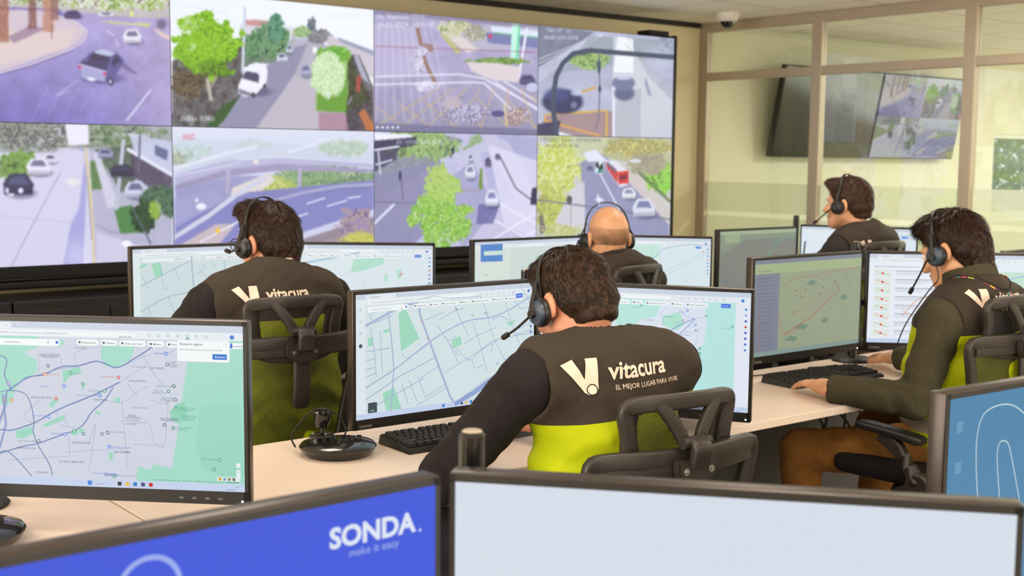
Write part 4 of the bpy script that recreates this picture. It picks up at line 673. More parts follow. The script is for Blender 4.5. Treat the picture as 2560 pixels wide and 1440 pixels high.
chrome(c, tabs=True); c.rect(0, 96, 90, 934, (222, 232, 238), 6); c.rect(116, 110, 410, 46, (240, 245, 247), 7, 20); c.text('Buscar en Google Maps', (150, 140), 20, (140, 148, 160), 8, px=False); c.disc((500, 132), 10, (60, 120, 220), 8, px=False); chips(c, 570, 112, 14, 19); c.rect(1700, 90, 80, 40, (60, 110, 230), 9, 6); side(c); c.text('Acceder', (1708, 116), 18, (230, 236, 250), 10, px=False)
for y in (130, 230, 330): c.disc((44, y), 10, (130, 140, 150), 8, px=False, hole=7)
c.disc((44, 440), 18, (70, 90, 110), 8, px=False); c.rect(114, 940, 90, 90, (60, 76, 84), 8, 8); c.text('Capas', (134, 1016), 18, (230, 236, 240), 9, px=False)
for x, y, col in ((1053, 801, (230, 130, 60)), (1068, 847, (230, 130, 60)), (1003, 771, (90, 110, 130)), (1139, 772, (90, 110, 130)), (1180, 788, (40, 150, 120)), (1242, 909, (90, 110, 130)), (1212, 783, (90, 110, 130))): c.disc((x, y), 9, col, 7, hole=5)
monitor('A_l', 'monitor with pale street map on the desk left of the operator in the middle', c, True)

# A_r: regional map right of the same operator
c = canvas('A_r', (218, 226, 240)); c.poly([(1760, 748), (1858, 748), (1850, 1018), (1660, 1000), (1668, 960), (1700, 900), (1760, 860), (1768, 800)], (182, 228, 226), 1); c.poly([(1540, 740), (1660, 748), (1640, 790), (1600, 800), (1580, 820), (1540, 826)], (182, 228, 218), 1); c.poly([(1656, 790), (1700, 780), (1712, 812), (1690, 826), (1656, 812)], (174, 226, 206), 2); c.poly([(1540, 840), (1600, 820), (1560, 860)], (182, 228, 218), 2)
netw(c, (450, 420, 1100, 1000), -20, 60, 3, (196, 206, 228), 12)
c.line([(1540, 838), (1600, 828), (1640, 822), (1668, 829), (1700, 812), (1738, 796)], 9, (140, 158, 206), 4, curve=True); c.line([(1646, 865), (1700, 834), (1738, 798)], 8, (150, 166, 210), 4); c.line([(1560, 884), (1650, 862), (1668, 836)], 6, (160, 176, 216), 4); c.line([(1660, 812), (1652, 780), (1668, 770)], 4, (168, 182, 216), 3); c.line([(1700, 772), (1712, 790), (1738, 796)], 4, (168, 182, 216), 3); c.line([(1690, 880), (1740, 860), (1748, 820)], 4, (168, 182, 216), 3)
chrome(c); c.rect(1790, 96, 130, 934, (226, 232, 244), 6); chips(c, 380, 108, 14, 18); c.rect(1660, 106, 84, 36, (56, 106, 226), 9, 6); c.text('Acceder', (1666, 130), 18, (230, 236, 250), 10, px=False); side(c)
for x, y, col, s in ((1603, 763, (60, 150, 130), 'Lo Barnechea'), (1719, 776, (80, 120, 220), 'Mall Sport'), (1708, 801, (170, 90, 200), 'Cerro Alvarado'), (1739, 812, (60, 130, 220), 'Los Domos'), (1740, 826, (100, 116, 140), 'UNAB Campus'), (1831, 817, (50, 150, 120), 'Cerro Provincia'), (1765, 790, (50, 150, 120), 'El Arrayan'), (1750, 871, (100, 116, 140), 'Universidad'), (1750, 883, (50, 150, 120), 'Parque Natural'), (1638, 845, (240, 130, 40), 'Las Condes')): c.disc((x, y), 11, col, 7, hole=6); c.text(s, (x-4, y+6), 15, [int(v*.9+30) for v in col], 6, align='r')
for s, x, y in (('VITACURA', 1660, 793), ('LOS FRAILES', 1700, 838), ('SAN DAMIAN', 1684, 851), ('LO CURRO', 1612, 801)): c.text(s, (x, y), 17, (100, 110, 130), 6)
c.rect(1700, 900, 28, 90, (236, 242, 244), 8, 6); c.rect(1560, 985, 120, 28, (236, 240, 240), 8, 8)
for i, col in enumerate(((130, 170, 200), (190, 180, 90), (110, 120, 90))): c.rect(1580+i*30, 989, 20, 20, col, 9, 4)
monitor('A_r', 'monitor with pale blue and green regional map right of the operator in the middle', c)

# L_l, L_r
c = canvas('L_l', (208, 222, 226)); RL = (166, 186, 204)
c.poly([(378, 660), (400, 655), (408, 688), (388, 694)], (160, 218, 190), 2); c.poly([(350, 664), (366, 656), (366, 664), (350, 674)], (160, 218, 190), 2); c.line([(350, 716), (420, 680), (480, 650), (505, 648)], 12, RL, 3, curve=True); c.line([(350, 780), (420, 742), (480, 728), (560, 690), (590, 678)], 12, RL, 3, curve=True); c.line([(478, 640), (482, 700), (490, 760)], 16, RL, 4); c.line([(560, 650), (562, 700), (570, 760)], 12, RL, 4); c.line([(400, 815), (480, 770), (560, 730)], 26, (158, 178, 214), 4)
for P in ([(400, 655), (410, 720), (420, 716)], [(352, 684), (372, 724)], [(436, 668), (448, 700)], [(482, 690), (505, 680), (520, 700), (512, 712)], [(420, 744), (440, 790)], [(448, 770), (470, 760), (462, 780)], [(506, 660), (512, 670), (500, 676)], [(540, 670), (530, 650), (550, 640)], [(372, 770), (380, 810)], [(486, 760), (506, 800)]): c.line(P, 7, RL, 3, curve=len(P) > 2)
chrome(c); c.rect(0, 96, 80, 934, (222, 234, 236), 6); c.rect(110, 112, 380, 42, (232, 240, 240), 7, 20); chips(c, 540, 112, 14, 18)
monitor('L_l', 'back row monitor with street map, left of the operator wearing glasses', c)
c = canvas('L_r', (220, 232, 238)); c.poly([(886, 648), (962, 644), (958, 660), (910, 676), (876, 682)], (178, 226, 206), 2)
for P in ([(962, 686), (970, 684), (968, 704), (960, 704)], [(990, 678), (1002, 672), (1004, 694), (996, 698)], [(806, 690), (816, 682), (812, 700)], [(736, 680), (750, 668), (748, 690)]): c.poly(P, (178, 226, 206), 2)
c.line([(720, 680), (740, 662), (800, 652), (860, 640), (900, 632)], 16, (176, 208, 224), 3, curve=True); c.line([(720, 676), (744, 660), (860, 638), (900, 630)], 6, (120, 166, 200), 4, curve=True); c.line([(940, 780), (1010, 740), (1082, 706)], 9, (156, 176, 214), 4); netw(c, (500, 250, 1800, 1000), -24, 70, 4, (198, 212, 224), 12)
chrome(c); side(c); c.rect(1700, 110, 80, 38, (110, 146, 226), 9, 6); chips(c, 400, 112, 14, 17)
for x, y in ((1000, 688), (1004, 684)): c.disc((x, y), 10, (230, 90, 90), 7)
monitor('L_r', 'back row monitor with very pale map, right of the operator wearing glasses', c)
# D
c = canvas('D_l', (206, 220, 216)); c.rect(0, 96, 620, 984, (216, 226, 220), 2); c.poly([(1201, 612), (1256, 609), (1256, 653), (1201, 655)], (88, 138, 206), 6); c.rect(150, 130, 420, 60, (206, 226, 220), 8, 20); c.disc((220, 560), 20, (70, 110, 200), 7, px=False); netw(c, (640, 110, 1900, 1020), -10, 60, 4, (192, 206, 208), 12); chrome(c, tabs=False); c.text('Mapas', (160, 470), 28, (120, 130, 140), 7, px=False)
for i in range(4): c.rect(150, 760+i*50, 380, 8, (192, 204, 206), 7)
monitor('D_l', 'back row monitor with a solid blue card on it, left of the bald operator', c)
c = canvas('D_r', (218, 232, 238)); c.poly([(1584, 606), (1650, 602), (1650, 640), (1630, 650), (1584, 640)], (200, 232, 224), 1); c.line([(1600, 650), (1634, 644), (1660, 622), (1720, 612), (1776, 614)], 9, (150, 186, 206), 4, curve=True); c.line([(1640, 690), (1700, 660), (1770, 624)], 5, (176, 194, 214), 3); c.line([(1590, 700), (1660, 690), (1776, 630)], 5, (176, 194, 214), 3); c.line([(1636, 645), (1628, 620), (1636, 600)], 6, (170, 210, 206), 3); netw(c, (500, 200, 1850, 1000), -30, 90, 4, (198, 214, 222), 9); chrome(c, tabs=False); c.rect(1700, 110, 80, 38, (110, 156, 226), 9, 6); side(c); c.disc((1758, 630), 10, (220, 90, 100), 7)
monitor('D_r', 'back row monitor with pale map, right of the bald operator', c)
# E
c = canvas('E_l', (134, 146, 128)); c.poly([(1800, 640), (1860, 600), (1990, 590), (1990, 700), (1900, 745), (1800, 745)], (128, 130, 124), 2); c.poly([(1812, 590), (1850, 585), (1850, 606), (1812, 610)], (150, 168, 136), 3); c.line([(1890, 690), (1920, 640), (1950, 600), (1990, 590)], 40, (116, 146, 130), 3, curve=True); c.line([(1800, 700), (1860, 720), (1985, 700)], 7, (96, 120, 134), 4); c.rect(0, 0, 1920, 60, (160, 176, 146), 2)
monitor('E_l', 'dim grey green map monitor in the back row, just left of the tall post', c)
c = canvas('E_r', (224, 234, 244)); c.line([(2180, 610), (2220, 594), (2288, 588)], 14, (176, 220, 216), 3, curve=True); c.line([(2080, 640), (2220, 600), (2288, 596)], 6, (150, 180, 214), 4); chrome(c, tabs=False); c.rect(1680, 120, 110, 40, (120, 160, 236), 9, 6); netw(c, (200, 200, 1800, 1000), -20, 100, 5, (206, 216, 232), 9)
monitor('E_r', 'bright back row monitor directly behind the operator by the glass', c)
# R_l, R_r, S_l
c = canvas('R_l', (150, 160, 134)); RR = (172, 108, 106); c.rect(0, 96, 420, 984, (124, 130, 146), 3); c.rect(0, 0, 1920, 44, (124, 130, 146), 4); c.rect(0, 44, 1920, 110, (160, 176, 136), 4); c.text('Waze   Mapa en vivo', (60, 130), 26, (90, 96, 100), 5, px=False)
for i in range(10): c.rect(30, 200+i*84, 300, 8, (104, 108, 126), 5); c.rect(120, 240+i*84, 220, 5, (112, 116, 134), 5); c.disc((90, 236+i*84), 9, (160, 62, 66), 6, px=False)
c.line([(1944, 726), (1990, 696), (2040, 690), (2070, 680), (2146, 668)], 6, RR, 4, curve=True); c.line([(1960, 836), (2030, 790), (2094, 728)], 12, RR, 5); c.line([(1944, 780), (1958, 840), (2000, 820)], 8, RR, 4); c.line([(1980, 786), (2030, 760), (2094, 700)], 5, RR, 4); c.line([(2088, 706), (2100, 730)], 12, (150, 112, 130), 5)
for x, y in ((2088, 700), (2057, 719), (2048, 734), (2004, 742), (1990, 727), (2013, 724), (1980, 780)): c.disc((x, y), 10, (150, 44, 50), 6)
for x, y, w in ((2028, 706, 26), (2108, 742, 20), (2000, 816, 40), (1976, 846, 36), (2060, 800, 20)): c.poly([(x-w/2, y+4), (x, y-7), (x+w/2, y-3), (x+w/4, y+8)], (112, 138, 120), 2)
netw(c, (440, 170, 1880, 1020), -34, 110, 4, (134, 142, 124), 10); c.rect(0, 1030, 1920, 50, (130, 150, 146), 5)
monitor('R_l', 'dim monitor with grey green map and red routes, behind the keyboard at right', c, True)
c = canvas('R_r', (226, 234, 246)); c.rect(0, 96, 1180, 984, (232, 238, 248), 2); c.rect(1190, 200, 730, 830, (222, 232, 240), 2); c.rect(1190, 200, 730, 260, (190, 224, 206), 3); chrome(c, tabs=True)
for i in range(8):
    y = 190+i*104; c.rect(60, y, 200, 84, (224, 232, 228), 4, 6); c.disc((160, y+46), 14, (226, 60, 50), 6, px=False); c.line([(80, y+20), (160, y+46), (240, y+76)], 7, (240, 150, 100) if i % 2 else (150, 210, 180), 5, px=False); c.rect(310, y+10, 560, 9, (150, 156, 172), 5); c.rect(310, y+34, 500, 7, (186, 192, 206), 5); c.rect(310, y+52, 320, 7, (196, 202, 214), 5)
c.text('Mapa en vivo - Reportes de trafico en tiempo real', (60, 160), 26, (90, 96, 110), 6, px=False); c.line([(2254, 790), (2290, 752), (2320, 740), (2400, 730), (2560, 728)], 9, (226, 150, 110), 5, curve=True); c.line([(2256, 776), (2300, 800), (2340, 790)], 7, (226, 170, 80), 5); c.line([(2400, 700), (2480, 706), (2560, 690)], 14, (150, 190, 226), 4, curve=True); c.line([(2440, 760), (2520, 730), (2570, 720)], 6, (226, 170, 120), 5)
monitor('R_r', 'bright monitor listing reports with red dots, behind the head in the olive collar', c, True)
c = canvas('S_l', (120, 134, 124)); monitor('S_l', 'dark monitor edge at far right behind the bright traffic list screen', c)
# foreground pair and teal screen
c = canvas('F_l', (44, 80, 218)); c.text('SONDA', (822, 1372), 352/text2d('SONDA', .035)[2], (222, 230, 244), 4, bold=.035); c.text('.', (1043, 1328), 78, (190, 204, 240), 4, bold=.02); c.text('make it easy', (870, 1392), 204/text2d('make it easy', .0)[2], (160, 180, 236), 4, bold=.0)
c.disc((373, 1470), 106, (150, 170, 238), 3, hole=89, n=48)
monitor('F_l', 'closest monitor with royal blue screen and large white wordmark', c)
c = canvas('F_r', (212, 222, 234)); monitor('F_r', 'closest monitor with blank pale grey screen, bottom right', c)
c = canvas('G_l', (62, 128, 170)); W_ = (196, 214, 222)
c.line([(2443, 1260), (2438, 1160), (2442, 1080), (2462, 1030), (2510, 1010), (2550, 1026), (2580, 1080), (2620, 1300)], 7, W_, 4, curve=True); c.line([(2498, 1260), (2492, 1180), (2491, 1130), (2498, 1105), (2510, 1102), (2520, 1114), (2532, 1170), (2548, 1260)], 7, W_, 4, curve=True)
for y in (120, 330): c.rect(60, y, 50, 60, (96, 150, 186), 3, 8)
monitor('G_l', 'teal blue monitor with thin white arch lines at the right edge', c)

# monitor stands: clamp base, post and two arms
def stand(x, y, top, ks, label, r=.0155):
    t = empty('monitor_stand', (x, y, DZ), label=label, cat='monitor stand', group='dual monitor stands')
    bm = BM(); lathe(bm, [(.001, 0), (.075, 0), (.078, .004), (.07, .012), (.022, .018), (.001, .018)], 32); fin('base', bm, M['blackm'], t, True)
    h = top-DZ; bm = BM(); lathe(bm, [(.001, .018), (r, .018), (r, h-.004), (r-.004, h), (.001, h)], 24); fin('post', bm, M['blackg'], t, True)
    bm = BM(); lathe(bm, [(.001, h), (r-.0035, h), (r-.005, h+.0015), (.001, h+.002)], 24); fin('cap', bm, M['alu'], t, True)
    for k in ks:
        mx, my, a, z = MON[k]; a = R(a); bx, by = mx-math.sin(a)*.085-x, my+math.cos(a)*.085-y; zz = EYE+z-MH_/2-.02-DZ
        bm = BM(); lathe(bm, [(r+.001, zz-.03), (r+.012, zz-.03), (r+.012, zz+.03), (r+.001, zz+.03)], 20)
        mid = Vector((bx*.5, by*.5+.05, zz)); tube(bm, [(0, 0, zz), mid, (bx, by, zz)], .014, 10); box(bm, (bx+math.sin(a)*.012, by-math.cos(a)*.012, zz), (.1, .012, .1), .003, M=Matrix.Translation((bx, by, zz)) @ Matrix.Rotation(a, 4, 'Z') @ Matrix.Translation((-bx, -by, -zz)))
        fin('arm', bm, M['blackm'], t, True)
stand(.85, 1.13, 1.160, ('F_l', 'F_r'), 'round black post rising between the two closest monitors')
stand(2.30, 2.80, 1.15, ('A_l', 'A_r'), 'black post hidden behind the head of the middle operator')
stand(.72, 2.72, 1.16, ('B_r',), 'black post at the far left behind the grey and green map monitor')
stand(3.885, 2.80, 1.176, ('R_l', 'R_r'), 'black post between the dim route map and bright traffic list monitors')
stand(2.27, 4.20, 1.16, ('L_l', 'L_r'), 'black post behind the head of the operator wearing glasses')
stand(3.76, 4.22, 1.10, ('D_l', 'D_r'), 'black post of the back row, left of the bald operator')
stand(5.27, 4.18, 1.186, ('E_l', 'E_r'), 'tall black post right of the dim grey green back row monitor')
stand(2.33, 1.10, 1.15, ('G_l',), 'black post behind the teal blue monitor'); stand(4.75, 2.82, 1.0, ('S_l',), 'black post of the dark monitor at far right')

# ------------------------------------------------------------------ keyboards, joystick consoles, cables
def keyboard(x, y, rz, label):
    t = empty('keyboard', (x, y, DZ), R(rz), label=label, cat='keyboard', group='keyboards'); w, d = .45, .155
    bm = BM(); v = [bm.verts.new(q) for q in ((-w/2, -d/2, 0), (w/2, -d/2, 0), (w/2, d/2, 0), (-w/2, d/2, 0), (-w/2+.004, -d/2+.006, .012), (w/2-.004, -d/2+.006, .012), (w/2-.004, d/2-.004, .026), (-w/2+.004, d/2-.004, .026))]
    for f in ((0, 3, 2, 1), (4, 5, 6, 7), (0, 1, 5, 4), (1, 2, 6, 5), (2, 3, 7, 6), (3, 0, 4, 7)): bm.faces.new([v[i] for i in f])
    bmesh.ops.bevel(bm, geom=list(bm.edges), offset=.0025, segments=2, affect='EDGES'); fin('case', bm, M['black'], t, True)
    rows = [[1]*4+[-.5]+[1]*4+[-.3]+[1]*4, [1]*13+[2], [1.5]+[1]*12+[1.5], [1.8]+[1]*11+[2.2], [2.3]+[1]*10+[2.7], [1.3, 1.3, 1.3, 6, 1.3, 1.3, 1.3, 1.2]]
    ks = []
    for ri, row in enumerate(rows):
        yy = d/2-.022-ri*.0208; tot = sum(abs(q) for q in row); u = .285/tot; xx = -w/2+.012
        for q in row:
            if q > 0: ks.append((xx+q*u/2, yy, q*u-.0022))
            xx += abs(q)*u
        for q in range(3):
            if ri not in (3,) and not (ri == 4 and q != 1): ks.append((-w/2+.312+q*.0195, yy, .0173))
        if ri > 0:
            for q in range(4): ks.append((-w/2+.374+q*.0185, yy, .0163))
    for i, (xx, yy, kw) in enumerate(ks):
        z = .012+(yy+d/2)/d*.014; bm = BM()
        b = [bm.verts.new((xx+sx*kw/2, yy+sy*.0088, z)) for sx, sy in ((-1, -1), (1, -1), (1, 1), (-1, 1))]; tt = [bm.verts.new((xx+sx*(kw/2-.0022), yy+sy*.0066+.0006, z+.0085)) for sx, sy in ((-1, -1), (1, -1), (1, 1), (-1, 1))]
        bm.faces.new(tt); [bm.faces.new((b[j], b[(j+1) % 4], tt[(j+1) % 4], tt[j])) for j in range(4)]
        if i < 99: fin('key', bm, M['key'], t)
        else:
            if i == 99: rest = BM()
            me = bpy.data.meshes.new('tmp'); bm.to_mesh(me); bm.free(); rest.from_mesh(me)
    if len(ks) > 99: fin('keys', rest, M['key'], t, kind='stuff')
    return t
keyboard(1.945, 2.615, -2, 'black keyboard on the desk in front of the middle operator, next to the joystick console')
keyboard(3.46, 2.605, -4, 'black keyboard under the hands of the operator in the olive sweater')
keyboard(1.85, 3.92, 0, 'black keyboard on the back row desk of the operator wearing glasses')
def joystick(x, y, rz, label):
    t = empty('joystick_console', (x, y, DZ), R(rz), label=label, cat='joystick', group='camera joystick consoles')
    bm = BM(); lathe(bm, [(.001, 0), (.082, 0), (.086, .004), (.096, .018), (.097, .022), (.092, .028), (.06, .034), (.001, .037)], 48, Matrix.Rotation(R(0), 4, 'X')); fin('body', bm, M['blackg'], t, True)
    bm = BM(); lathe(bm, [(.032, .030), (.033, .042), (.028, .046), (.024, .042), (.018, .040), (.001, .040)], 32, Matrix.Translation((-.034, .032, 0))); fin('collar_ring', bm, M['blackg'], t, True)
    bm = BM(); lathe(bm, [(.001, .04), (.006, .04), (.005, .062), (.014, .064), (.020, .078), (.0225, .098), (.021, .106), (.001, .109)], 28, Matrix.Translation((-.034, .032, 0))); fin('stick', bm, M['blackg'], t, True)
    for i in range(12):
        bm = BM(); r_, cc = divmod(i, 3); px, py = .008+r_*.0165-cc*.004, .0-cc*.0155+r_*.006
        lathe(bm, [(.001, .033), (.0068, .033), (.006, .040), (.001, .0405)], 14, Matrix.Translation((px, py, 0))); fin('button', bm, M['key'], t, True)
    return t
joystick(1.583, 2.665, -20, 'round black joystick console on the desk left of the keyboard')
joystick(.652, 2.46, 10, 'black joystick console cut off at the left edge of the picture')
def cable(pts, r, label, m='black', name='cable', group=None, k=8):
    bm = BM(); tube(bm, smooth_path(pts, k), r, 6); o = fin(name, bm, M[m], None, True, label=label, cat='cable', group=group); return o
cable([(1.52, 2.77, DZ+.006), (1.505, 2.76, DZ+.04), (1.535, 2.745, DZ+.085), (1.575, 2.735, DZ+.105), (1.615, 2.72, DZ+.085), (1.63, 2.705, DZ+.05), (1.615, 2.69, DZ+.036)], .0024, 'thin black cable looping up behind the joystick console')
cable([(3.40, 2.69, DZ+.01), (3.42, 2.76, DZ+.004), (3.25, 2.80, DZ+.004), (3.20, 2.84, DZ+.01)], .0022, 'thin keyboard cable under the dim route map monitor, leaving to the left')
cable([(3.62, 2.70, DZ+.01), (3.60, 2.78, DZ+.004), (3.75, 2.74, DZ+.004), (3.86, 2.84, DZ+.004)], .0022, 'thin cable curling on the desk at the foot of the post')
for i, (a, b) in enumerate(((3.55, 0), (3.6, .03), (3.66, -.03), (3.7, .02), (3.78, 0))):
    cable([(a, 2.70+b, .69), (a-.02, 2.68, .60), (a+.03, 2.69+b, .52), (a+.01, 2.74, .42)], .005, 'one of the black cables hanging in a bundle under the middle desk', group='cables hanging under the middle desk')
cable([(5.27, 4.13, .76), (5.262, 4.12, .95), (5.30, 4.14, 1.05)], .004, 'black cable climbing the tall post of the back row')

# ------------------------------------------------------------------ office chairs
def chair(x, y, hd, h, label):
    """mesh office chair facing +y in its own frame; h raises seat and back"""
    t = empty('office_chair', (x, y, 0), -R(hd), label=label, cat='chair', group='black mesh office chairs'); mp = M['chairp']
    Y = lambda px, z: -.235+1.0*px*px-.10*(z-.75)
    P = lambda px, z, o=0: Vector((px, Y(px, z)+o, z+h))
    bm = BM()
    for k in range(5):
        a = 2*PI*k/5+.3; d = Vector((math.cos(a), math.sin(a), 0))
        sweep(bm, [d*.03+Vector((0, 0, .115)), d*.18+Vector((0, 0, .10)), d*.30+Vector((0, 0, .078))], rrect(.05, .035), [(1, 1), (.85, .9), (.6, .7)])
    lathe(bm, [(.001, .085), (.045, .085), (.045, .13), (.03, .14), (.001, .14)], 20); fin('base', bm, M['black'], t, True)
    for k in range(5):
        a = 2*PI*k/5+.3; d = Vector((math.cos(a), math.sin(a), 0)); q = d*.295; bm = BM()
        for s in (-1, 1): lathe(bm, [(.001, -.009), (.024, -.009), (.027, -.004), (.027, .004), (.024, .009), (.001, .009)], 16, axisM((q.x-d.y*.014*s, q.y+d.x*.014*s, .028), (-d.y, d.x, 0)))
        tube(bm, [(q.x, q.y, .03), (q.x, q.y, .08)], .008, 8); fin('castor', bm, M['black'], t, True)
    bm = BM(); lathe(bm, [(.001, .13), (.026, .13), (.026, .27+h), (.014, .27+h), (.014, .40+h), (.001, .40+h)], 20); box(bm, (0, -.02, .405+h), (.16, .22, .04), .01); fin('column', bm, M['blackm'], t, True)
    bm = BM(); box(bm, (0, .015, .462+h), (.47, .45, .07), .032, 4); fin('seat', bm, M['fabn'], t, True)
    # back frame: tapering ring with wide top bar, mesh, spine
    ring = [P(-.19, .885), P(-.08, .885), P(.08, .885), P(.19, .885), P(.214, .868), P(.20, .80), P(.172, .68), P(.15, .58), P(.10, .545), P(0, .54), P(-.10, .545), P(-.15, .58), P(-.172, .68), P(-.20, .80), P(-.214, .868)]
    ring = smooth_path(ring, 4, True); bm = BM()
    sc = [(1.15, 1) if q.z > .86+h else (1, 1) for q in ring]; sweep(bm, ring, rrect(.038, .022), [(1, 1)]*len(ring), closed=True, upv=(0, 1, 0))
    sweep(bm, [P(a, .868) for a in np.linspace(-.2, .2, 13)], rrect(.046, .022), 1, upv=(0, 1, 0))
    sweep(bm, smooth_path([P(0, .86, -.012), P(0, .78, -.022), P(0, .70, -.02)], 4), rrect(.052, .018, .45), [(1, 1)]*8+[(.8, .8)], upv=(0, 1, 0))
    sweep(bm, smooth_path([P(0, .56, -.01), Vector((0, -.24, .47+h)), Vector((0, -.14, .41+h)), Vector((0, -.02, .405+h))], 4), rrect(.09, .03), 1, upv=(0, 1, .01)); fin('back_frame', bm, mp, t, True)
    def panel(name, rows, o, f):
        V = []; Fc = []; n = 11
        for z, w in rows:
            for i in range(n): V.append(f(w*(2*i/(n-1)-1), z, o))
        for r_ in range(len(rows)-1):
            for i in range(n-1): Fc.append([r_*n+i, r_*n+i+1, (r_+1)*n+i+1, (r_+1)*n+i])
        me = bpy.data.meshes.new(name); me.from_pydata([tuple(v) for v in V], [], Fc); return link(name, me, M['net'], t, smooth=True)
    panel('back_mesh', [(.545, .10), (.58, .15), (.68, .172), (.80, .20), (.868, .212), (.885, .19)], .009, P)
    # headrest: winged ring, two braces meeting at the hinge, mesh
    Q = lambda px, z, o=0: Vector((px, Y(0, z)+1.9*px*px+.012+o, z+h))
    ring = smooth_path([Q(-.115, .996), Q(-.05, 1.0), Q(.05, 1.0), Q(.115, .996), Q(.137, .982), Q(.128, .93), Q(.122, .88), Q(.09, .85), Q(0, .842), Q(-.09, .85), Q(-.122, .88), Q(-.128, .93), Q(-.137, .982)], 4, True)
    bm = BM(); sweep(bm, ring, rrect(.034, .022), 1, closed=True, upv=(0, 1, 0))
    for s in (-1, 1):
        sweep(bm, smooth_path([Q(s*.075, 1.0, -.004), Q(s*.055, .975, -.008), Q(s*.032, .94, -.014), Q(s*.022, .918, -.018)], 4), rrect(.029, .016), 1, upv=(0, 1, 0))
        sweep(bm, [Q(s*.124, .985), Q(s*.120, .95, .012), Q(s*.113, .90, .014), Q(s*.10, .86, .01)], rrect(.034, .012), 1, upv=(0, 1, 0))
    sweep(bm, [Q(-.028, .918, -.016), Q(.028, .918, -.016)], rrect(.016, .016), 1); fin('headrest_frame', bm, mp, t, True)
    panel('headrest_mesh', [(.848, .085), (.88, .118), (.93, .124), (.98, .134), (.996, .115)], .018, Q)
    # hinge and bolted bracket
    bm = BM(); lathe(bm, [(.001, -.036), (.012, -.036), (.012, .036), (.001, .036)], 16, axisM(Q(0, .918, -.03), (1, 0, 0)))
    sweep(bm, smooth_path([Q(0, .922, -.026), Q(0, .912, -.048), Q(0, .895, -.05), Q(0, .872, -.046)], 4), rrect(.046, .022), 1, upv=(0, 1, .2)); fin('hinge', bm, mp, t, True)
    bm = BM(); c = P(0, .866, -.022); pts = [(-.05, .018), (.05, .018), (.05, -.012), (.034, -.03), (0, -.038), (-.034, -.03), (-.05, -.012)]
    va = [bm.verts.new((a, c.y-.012, c.z+b)) for a, b in pts]; vb = [bm.verts.new((a, c.y+.012, c.z+b)) for a, b in pts]
    bm.faces.new(va); bm.faces.new(vb[::-1]); [bm.faces.new((va[j], vb[j], vb[(j+1) % 7], va[(j+1) % 7])) for j in range(7)]
    bmesh.ops.recalc_face_normals(bm, faces=bm.faces); bmesh.ops.bevel(bm, geom=list(bm.edges), offset=.004, segments=2, affect='EDGES'); br = fin('bracket', bm, mp, t, True)
    for s in (-1, 1):
        bm = BM(); lathe(bm, [(.001, 0), (.0075, 0), (.0075, .002), (.001, .002)], 16, axisM((s*.033, c.y-.0125, c.z-.004), (0, -1, 0))); lathe(bm, [(.001, 0), (.0045, 0), (.0035, .004), (.001, .004)], 6, axisM((s*.033, c.y-.0135, c.z-.004), (0, -1, 0))); fin('screw', bm, M['steel'], br, True)
    # flip-up armrests: pad, slanted arm, round pivot, link to the back
    for s in (-1, 1):
        bm = BM(); sweep(bm, smooth_path([(s*.268, -.10, .636+h*.3), (s*.268, 0, .648+h*.3), (s*.262, .12, .655+h*.3)], 4), rrect(.058, .026, .4), [(.7, .8)]+[(1, 1)]*7+[(.8, .8)]); pad = fin('arm_pad', bm, M['black'], t, True)
        bm = BM(); zh = h*.3
        sweep(bm, smooth_path([(s*.268, .04, .635+zh), (s*.27, -.02, .60+zh), (s*.272, -.09, .51+zh)], 4), rrect(.03, .045, .3), 1, upv=(0, .6, .8))
        lathe(bm, [(.001, -.02), (.038, -.02), (.042, -.014), (.042, .014), (.036, .02), (.028, .02), (.026, .014), (.001, .014)], 28, axisM((s*.272, -.095, .50+zh), (s, 0, 0)))
        sweep(bm, smooth_path([(s*.268, -.09, .50+zh), (s*.25, -.16, .54+zh), (s*.185, -.205, .62+h)], 4), rrect(.022, .038, .3), 1)
        sweep(bm, smooth_path([(s*.268, -.09, .50+zh), (s*.24, -.0, .455+zh), (s*.14, .04, .42+h*.9)], 4), rrect(.026, .036, .3), 1); fin('armrest', bm, mp, t, True)
    return t

